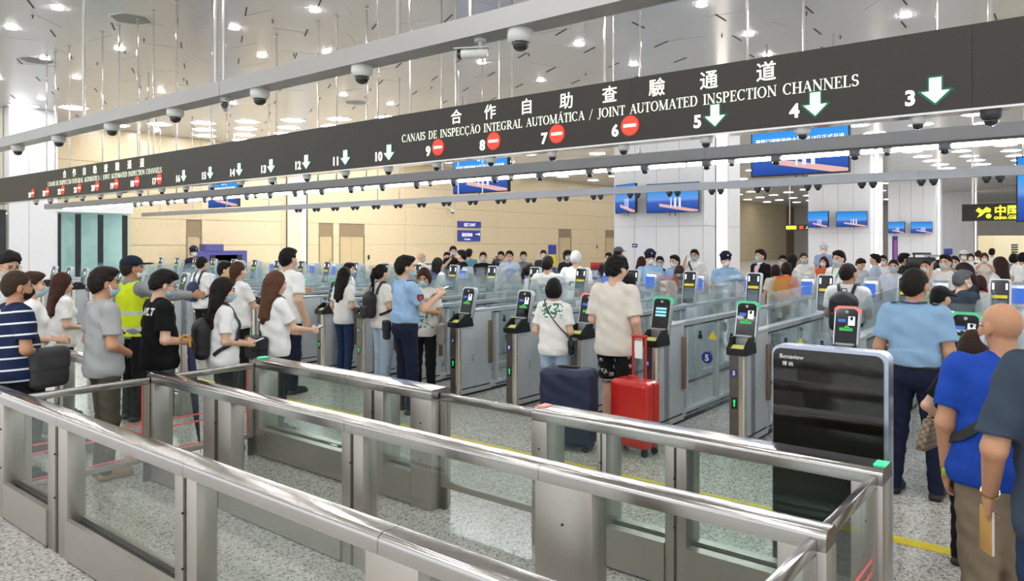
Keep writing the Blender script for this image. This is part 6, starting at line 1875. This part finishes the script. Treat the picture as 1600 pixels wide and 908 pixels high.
# earbud, letters on the tee, sleeve patch, key lanyard
P = PEOPLE['grey_tee']
MB().tube([Vector(P['H'](p)) * P['s'] for p in ((.086, .012, 1.575), (.09, .02, 1.56), (.087, .03, 1.535))], .005, 6).obj('earbud', mat('earbud_white', '#f5f5f5', .3), P['t'], smooth='auto')
def back_text(key, txt, size, z, m, x0=0.0, name='print'):
    P = PEOPLE[key]; T = bvh_of(P)
    me = text_mesh(txt, size, m, 'CENTER', 0.0, name=name, offset=.004)
    bm = bmesh.new(); bm.from_mesh(me)
    bmesh.ops.triangulate(bm, faces=bm.faces[:])
    bmesh.ops.subdivide_edges(bm, edges=bm.edges[:], cuts=2, use_grid_fill=True)
    for v in bm.verts:
        o = Vector((v.co.x + x0, -0.6, v.co.z + z))
        hit, n, _, _ = T.ray_cast(o, Vector((0, 1, 0)))
        v.co = (hit + Vector((0, -.004, 0))) if hit else Vector((o.x, -.12, o.z))
    bm.to_mesh(me); bm.free()
    o = link(name, me, P['t']); o['kind'] = 'stuff'
    return o
back_text('black_tee', 'GVLT', .085, 1.30, M_paper, 0.03)
P = PEOPLE['officer']; a, e, w, hd = P['J'][1]
c = (Vector(a) * .5 + Vector(e) * .5) * P['s']
pt = MB().prism([(-.035, .045), (.035, .045), (.04, .0), (0, -.05), (-.04, .0)], .072, .078, 'x').obj('sleeve_patch', mat('patch_navy', '#2b2c4c', .6), P['t'])
pt.location = c; MB().prism([(-.024, .03), (.024, .03), (.026, .0), (0, -.032), (-.026, .0)], .0785, .080, 'x').obj('patch_emblem', mat('patch_red', '#c8402c', .5), pt)
for key, col in (('lanyard_man', '#d06a30'), ('staff_man', '#3a8a5a')):
    P = PEOPLE[key]
    for sd in (1, -1):
        ribbon(P, [(sd * .06, .0, 1.46), (sd * .055, .10, 1.38), (sd * .02, .14, 1.22), (0, .14, 1.12)], .014, mat('lanyard_' + col[1:], col, .6), P['t'], 'lanyard')
P = PEOPLE['officer_back']
MB().tube([Vector(p) * P['s'] for p in ((-.165, -.10, .965), (-.175, -.115, .93), (-.165, -.13, .86), (-.16, -.12, .82))], .006, 6).obj('key_cord', mat('cord_silver', '#b8b4b0', .3), P['t'], smooth='auto')
ribbon(P, [(-.09, -.05, 1.46), (0, -.085, 1.455), (.09, -.05, 1.46)], .014, mat('lanyard_navy', '#2c3c5c', .6), P['t'], 'neck_cord')
P = PEOPLE['bald_man']
for sd in (1, -1):
    pass
shoulder_strap_t = on_person(P, 'crossbody_bag', 'dark crossbody strap and grey flap over the bald man shoulder', 'bag')
ribbon(P, [(-.17, -.02, 1.02), (-.10, -.13, 1.15), (.0, -.15, 1.28), (.09, -.10, 1.42), (.11, .0, 1.465), (.09, .12, 1.36)], .042, mat('strap_dark', '#2c2a28', .6), shoulder_strap_t)
sdf_part('bag_body', shoulder_strap_t, (-.16, .08, .82), (.2, .3, 1.12), .008, lambda F: F.rbox((.02, .19, .97), (.10, .035, .10), .03, .01), mat('bag_greyish', '#77746c', .6), P['s'])

# ------------------------------------------------------------------ luggage
M_redcase = mat('suitcase_red', '#c8261f', 0.28, coat=0.3, bump=(9, .08))
d_ = 6.75
sx, sy = at_depth(992, d_)
t = thing('suitcase', 'glossy red hard suitcase with raised pull handle in front of the beige tee boy', 'suitcase', (sx, sy, 0), PEOPLE['beige_boy']['rot'] - .15)
F = Field((-.26, -.17, .03), (.26, .17, .72), .0075); F.rbox((0, 0, .37), (.205, .125, .305), .05, .01)
V, Q = F.mesh(); body_ = link('shell', np_mesh('shell', V, Q, M_redcase), t)
MB().box(-.208, .208, -.012, .012, .075, .665).obj('zip_seam', mat('zip_dark', '#7a1410', .5), t, bevel=.01)
for sdx in (-1, 1):
    MB().tube([(sdx * .07, .07, .66), (sdx * .07, .07, 1.06)], .011, 8).obj('handle_tube', M_redcase, t, smooth='auto')
    for sdy in (-1, 1):
        MB().cyl((sdx * .16, sdy * .08 - .012, .032), .032, .024, 14, 'y').obj('wheel', M_black, t)
        MB().box(sdx * .16 - .02, sdx * .16 + .02, sdy * .08 - .02, sdy * .08 + .02, .05, .08).obj('wheel_fork', M_black, t)
MB().box(-.085, .085, .055, .085, 1.045, 1.075).obj('pull_grip', M_redcase, t, bevel=.01)
MB().tube([(-.06, -.02, .672), (-.05, -.02, .70), (.05, -.02, .70), (.06, -.02, .672)], .010, 8).obj('top_handle', M_redcase, t, smooth='auto')
MB().box(-.03, .05, .04, .05, .86, 1.02).obj('luggage_tag', M_paper, t)
sx, sy = at_depth(889, 6.9)
t = thing('suitcase', 'bulky navy soft suitcase between the bob-haired girl and the beige tee boy', 'suitcase', (sx, sy, 0), PEOPLE['beige_boy']['rot'] + .25)
F = Field((-.34, -.22, .02), (.34, .22, .84), .009); F.rbox((0, 0, .40), (.255, .15, .355), .06, .02); F.ripple(.004, 22, 2.0)
V, Q = F.mesh(); link('soft_shell', np_mesh('soft_shell', V, Q, mat('suitcase_navy', '#1b2444', .5, bump=(20, .3))), t)
MB().box(-.258, .258, -.05, -.04, .06, .745).obj('zip_seam', mat('zip_navy', '#141a30', .5), t, bevel=.004)
MB().box(-.10, .10, -.02, .02, .75, .775).obj('top_handle', M_black, t, bevel=.008)
for sdx in (-1, 1):
    for sdy in (-1, 1):
        MB().cyl((sdx * .19, sdy * .1 - .012, .03), .03, .024, 12, 'y').obj('wheel', M_black, t)
        MB().box(sdx * .19 - .02, sdx * .19 + .02, sdy * .1 - .02, sdy * .1 + .02, .045, .07).obj('wheel_fork', M_black, t)

# ------------------------------------------------------------------ video cameras in the far crowd
def video_camera(key, label, scale=1.0, off=(.06, .24, 1.44)):
    P = PEOPLE[key]
    t = thing('video_camera', label, 'video camera', world_pt(P, off), P['rot'])
    MB().box(-.06 * scale, .06 * scale, -.16 * scale, .14 * scale, -.07 * scale, .08 * scale).obj('camera_body', M_black, t, bevel=.015)
    MB().cyl((0, .14 * scale, .0), .055 * scale, .14 * scale, 16, 'y').obj('lens', M_black, t, smooth='auto')
    MB().box(-.015, .015, -.1 * scale, .1 * scale, .11 * scale, .135 * scale).box(-.01, .01, -.09 * scale, -.07 * scale, .07 * scale, .12 * scale).box(-.01, .01, .07 * scale, .09 * scale, .07 * scale, .12 * scale).obj('carry_handle', M_black, t)
    MB().cyl((.05 * scale, .02 * scale, .1 * scale), .014 * scale, .16 * scale, 10, 'y').obj('microphone', M_grey, t, smooth='auto')
video_camera('cameraman', 'black shoulder video camera aimed at the gates beside the pink mask', 1.2)
video_camera('camera_op', 'large black video camera with microphone near the right desk', 1.7, (.10, .30, 1.50))
video_camera('far_tall', 'compact dark camera held by the tallest masked man', .7)

# ------------------------------------------------------------------ counters, stands and booths beyond the gates
M_desk = mat('desk_pale_grey', '#d5d6d8', .4); M_deskblue = mat('desk_blue_band', '#3340a0', .4); M_desktop = mat('desk_top_dark', '#2a2a2e', .3)
def desk(u0, u1, vt, y, label, hgt=1.12):
    x0, x1 = on_plane(u0, y)[0], on_plane(u1, y)[0]
    t = thing('service_desk', label, 'desk', (x0, y, 0))
    w = x1 - x0
    MB().box(0, w, 0, .7, 0, hgt).obj('desk_body', M_desk, t, bevel=.02)
    MB().box(-.01, w + .01, -.012, 0, hgt * .62, hgt * .82).obj('blue_band', M_deskblue, t)
    MB().box(-.03, w + .03, -.03, .73, hgt, hgt + .04).obj('worktop', M_desktop, t, bevel=.008)
    return t, w
t, w = desk(1335, 1405, 425, 14.9, 'pale counter with blue band and dark top behind the backpack man')
desk(1252, 1290, 400, 20.5, 'pale counter with blue band in front of the second column')
t, w = desk(666, 700, 405, 19.2, 'dark-topped counter beside the bald man beyond the gates')
desk(900, 948, 400, 18.3, 'dark-topped counter with red box behind the white-haired man')
xx = on_plane(921, 18.4)[0]
tag(MB().box(xx, xx + .34, 18.45, 18.65, 1.16, 1.34).obj('red_box', mat('box_red', '#b8322c', .5), bevel=.01), 'small red box on the dark-topped counter', 'box')
# blue-violet counter by the beige wall
M_violet = mat('counter_violet', '#4a4a8c', .4)
ya, yb = on_wall(310, XW + 1.4)[0], on_wall(386, XW + 1.4)[0]
t = thing('blue_counter', 'long blue-violet enquiry counter with dark openings by the beige wall', 'counter', (XW + 1.4, ya, 0), 0)
L_ = yb - ya
MB().box(-.5, 0, 0, L_, 0, 1.58).obj('counter_body', M_violet, t)
MB().box(-.5, .03, .3, 1.1, 1.58, 1.86).obj('raised_sign', M_violet, t)
for k in range(5):
    MB().box(.001, .012, .5 + k * (L_ - 1.0) / 5, .5 + k * (L_ - 1.0) / 5 + .5, .85, 1.4).obj('opening', M_phone, t)
# yellow and blue information stand
xx, yy = at_depth(863, 21.6)
t = thing('information_stand', 'narrow blue stand with yellow notice against the beige wall', 'stand', (xx, yy, 0), YAW)
MB().box(-.12, .12, 0, .06, .25, 1.86).box(-.2, .2, -.12, .18, 0, .03).box(-.03, .03, .01, .05, 0.03, .25).obj('stand_board', M_blue, t)
MB().box(-.11, .11, -.01, 0, 1.2, 1.58).obj('yellow_notice', M_sheet, t)
# violet stand by the third column, blue box and beige booth at the far right
xx, yy = at_depth(1399, 24.0)
t = thing('violet_banner', 'narrow violet banner stand before the third white column', 'stand', (xx, yy, 0), YAW)
MB().box(-.08, .08, 0, .05, .03, 2.14).box(-.2, .2, -.15, .2, 0, .03).obj('banner', mat('banner_violet', '#5a3a8c', .5), t)
MB().box(-.05, .05, -.008, 0, 1.3, 2.0).obj('banner_print', mat('banner_print', '#a86ab0', .6), t)
xx, yy = at_depth(1484, 26.0)
t = thing('blue_box_stand', 'square blue box on a post in the far crowd', 'stand', (xx, yy, 0), YAW)
MB().box(-.11, .11, 0, .2, 1.5, 1.72).obj('box', M_blue, t, bevel=.02); MB().cyl((0, .1, 0), .03, 1.5, 10).obj('post', M_grey, t)
xx, yy = at_depth(1580, 34.0)
t = thing('beige_booth', 'beige booth wall with dark ventilation grille at the far right', 'booth', (xx, yy, 0), YAW)
MB().box(-.8, 1.6, 0, 1.2, 0, 2.25).obj('booth_wall', mat('booth_beige', '#d8cba6', .5), t, bevel=.02)
for k in range(5):
    MB().box(.0, .3, -.02, 0, 1.35 + k * .11, 1.41 + k * .11).obj('grille_slat', M_dark, t)
# small wall boxes and a round camera on the beige wall
for (u, v, lab) in ((576, 402, 'small black wall switch right of the double door'), (933, 386, 'small black wall switch near the white column')):
    y_, dd = on_wall(u, XW + .05)
    tag(MB().box(XW + .04, XW + .07, y_ - .06, y_ + .06, height(v, dd) - .12, height(v, dd) + .12).obj('wall_switch', M_dark, bevel=.005), lab, 'switch')
y_, dd = on_wall(702, XW + .05)
t = thing('wall_camera', 'white ball camera with black lens on the beige wall above the blue signs', 'camera', (XW + .04, y_, height(330, dd)))
MB().box(0, .25, -.05, .05, .1, .18).obj('arm', M_camw, t, bevel=.01)
MB().lathe([(.02, .1), (.12, .06), (.13, 0.0), (.1, -.06)], (.28, 0, 0), 16).obj('housing', M_camw, t, smooth='auto')
MB().lathe([(.1, -.06), (.09, -.11), (.05, -.15), (.001, -.16)], (.28, 0, 0), 16).obj('dome', M_lens, t, smooth=True)
# exit signs on the near column and small notice
t = thing('column_notice', 'small blue notice on the nearest white column', 'sign', (on_plane(992, 19.26)[0], 19.26, height(384, on_plane(992, 19.26)[1])))
MB().box(-.08, .08, -.02, .0, -.05, .06).obj('plate', M_blue, t); MB().box(-.05, .05, -.024, -.02, -.01, .02).obj('plate_print', M_paper, t)
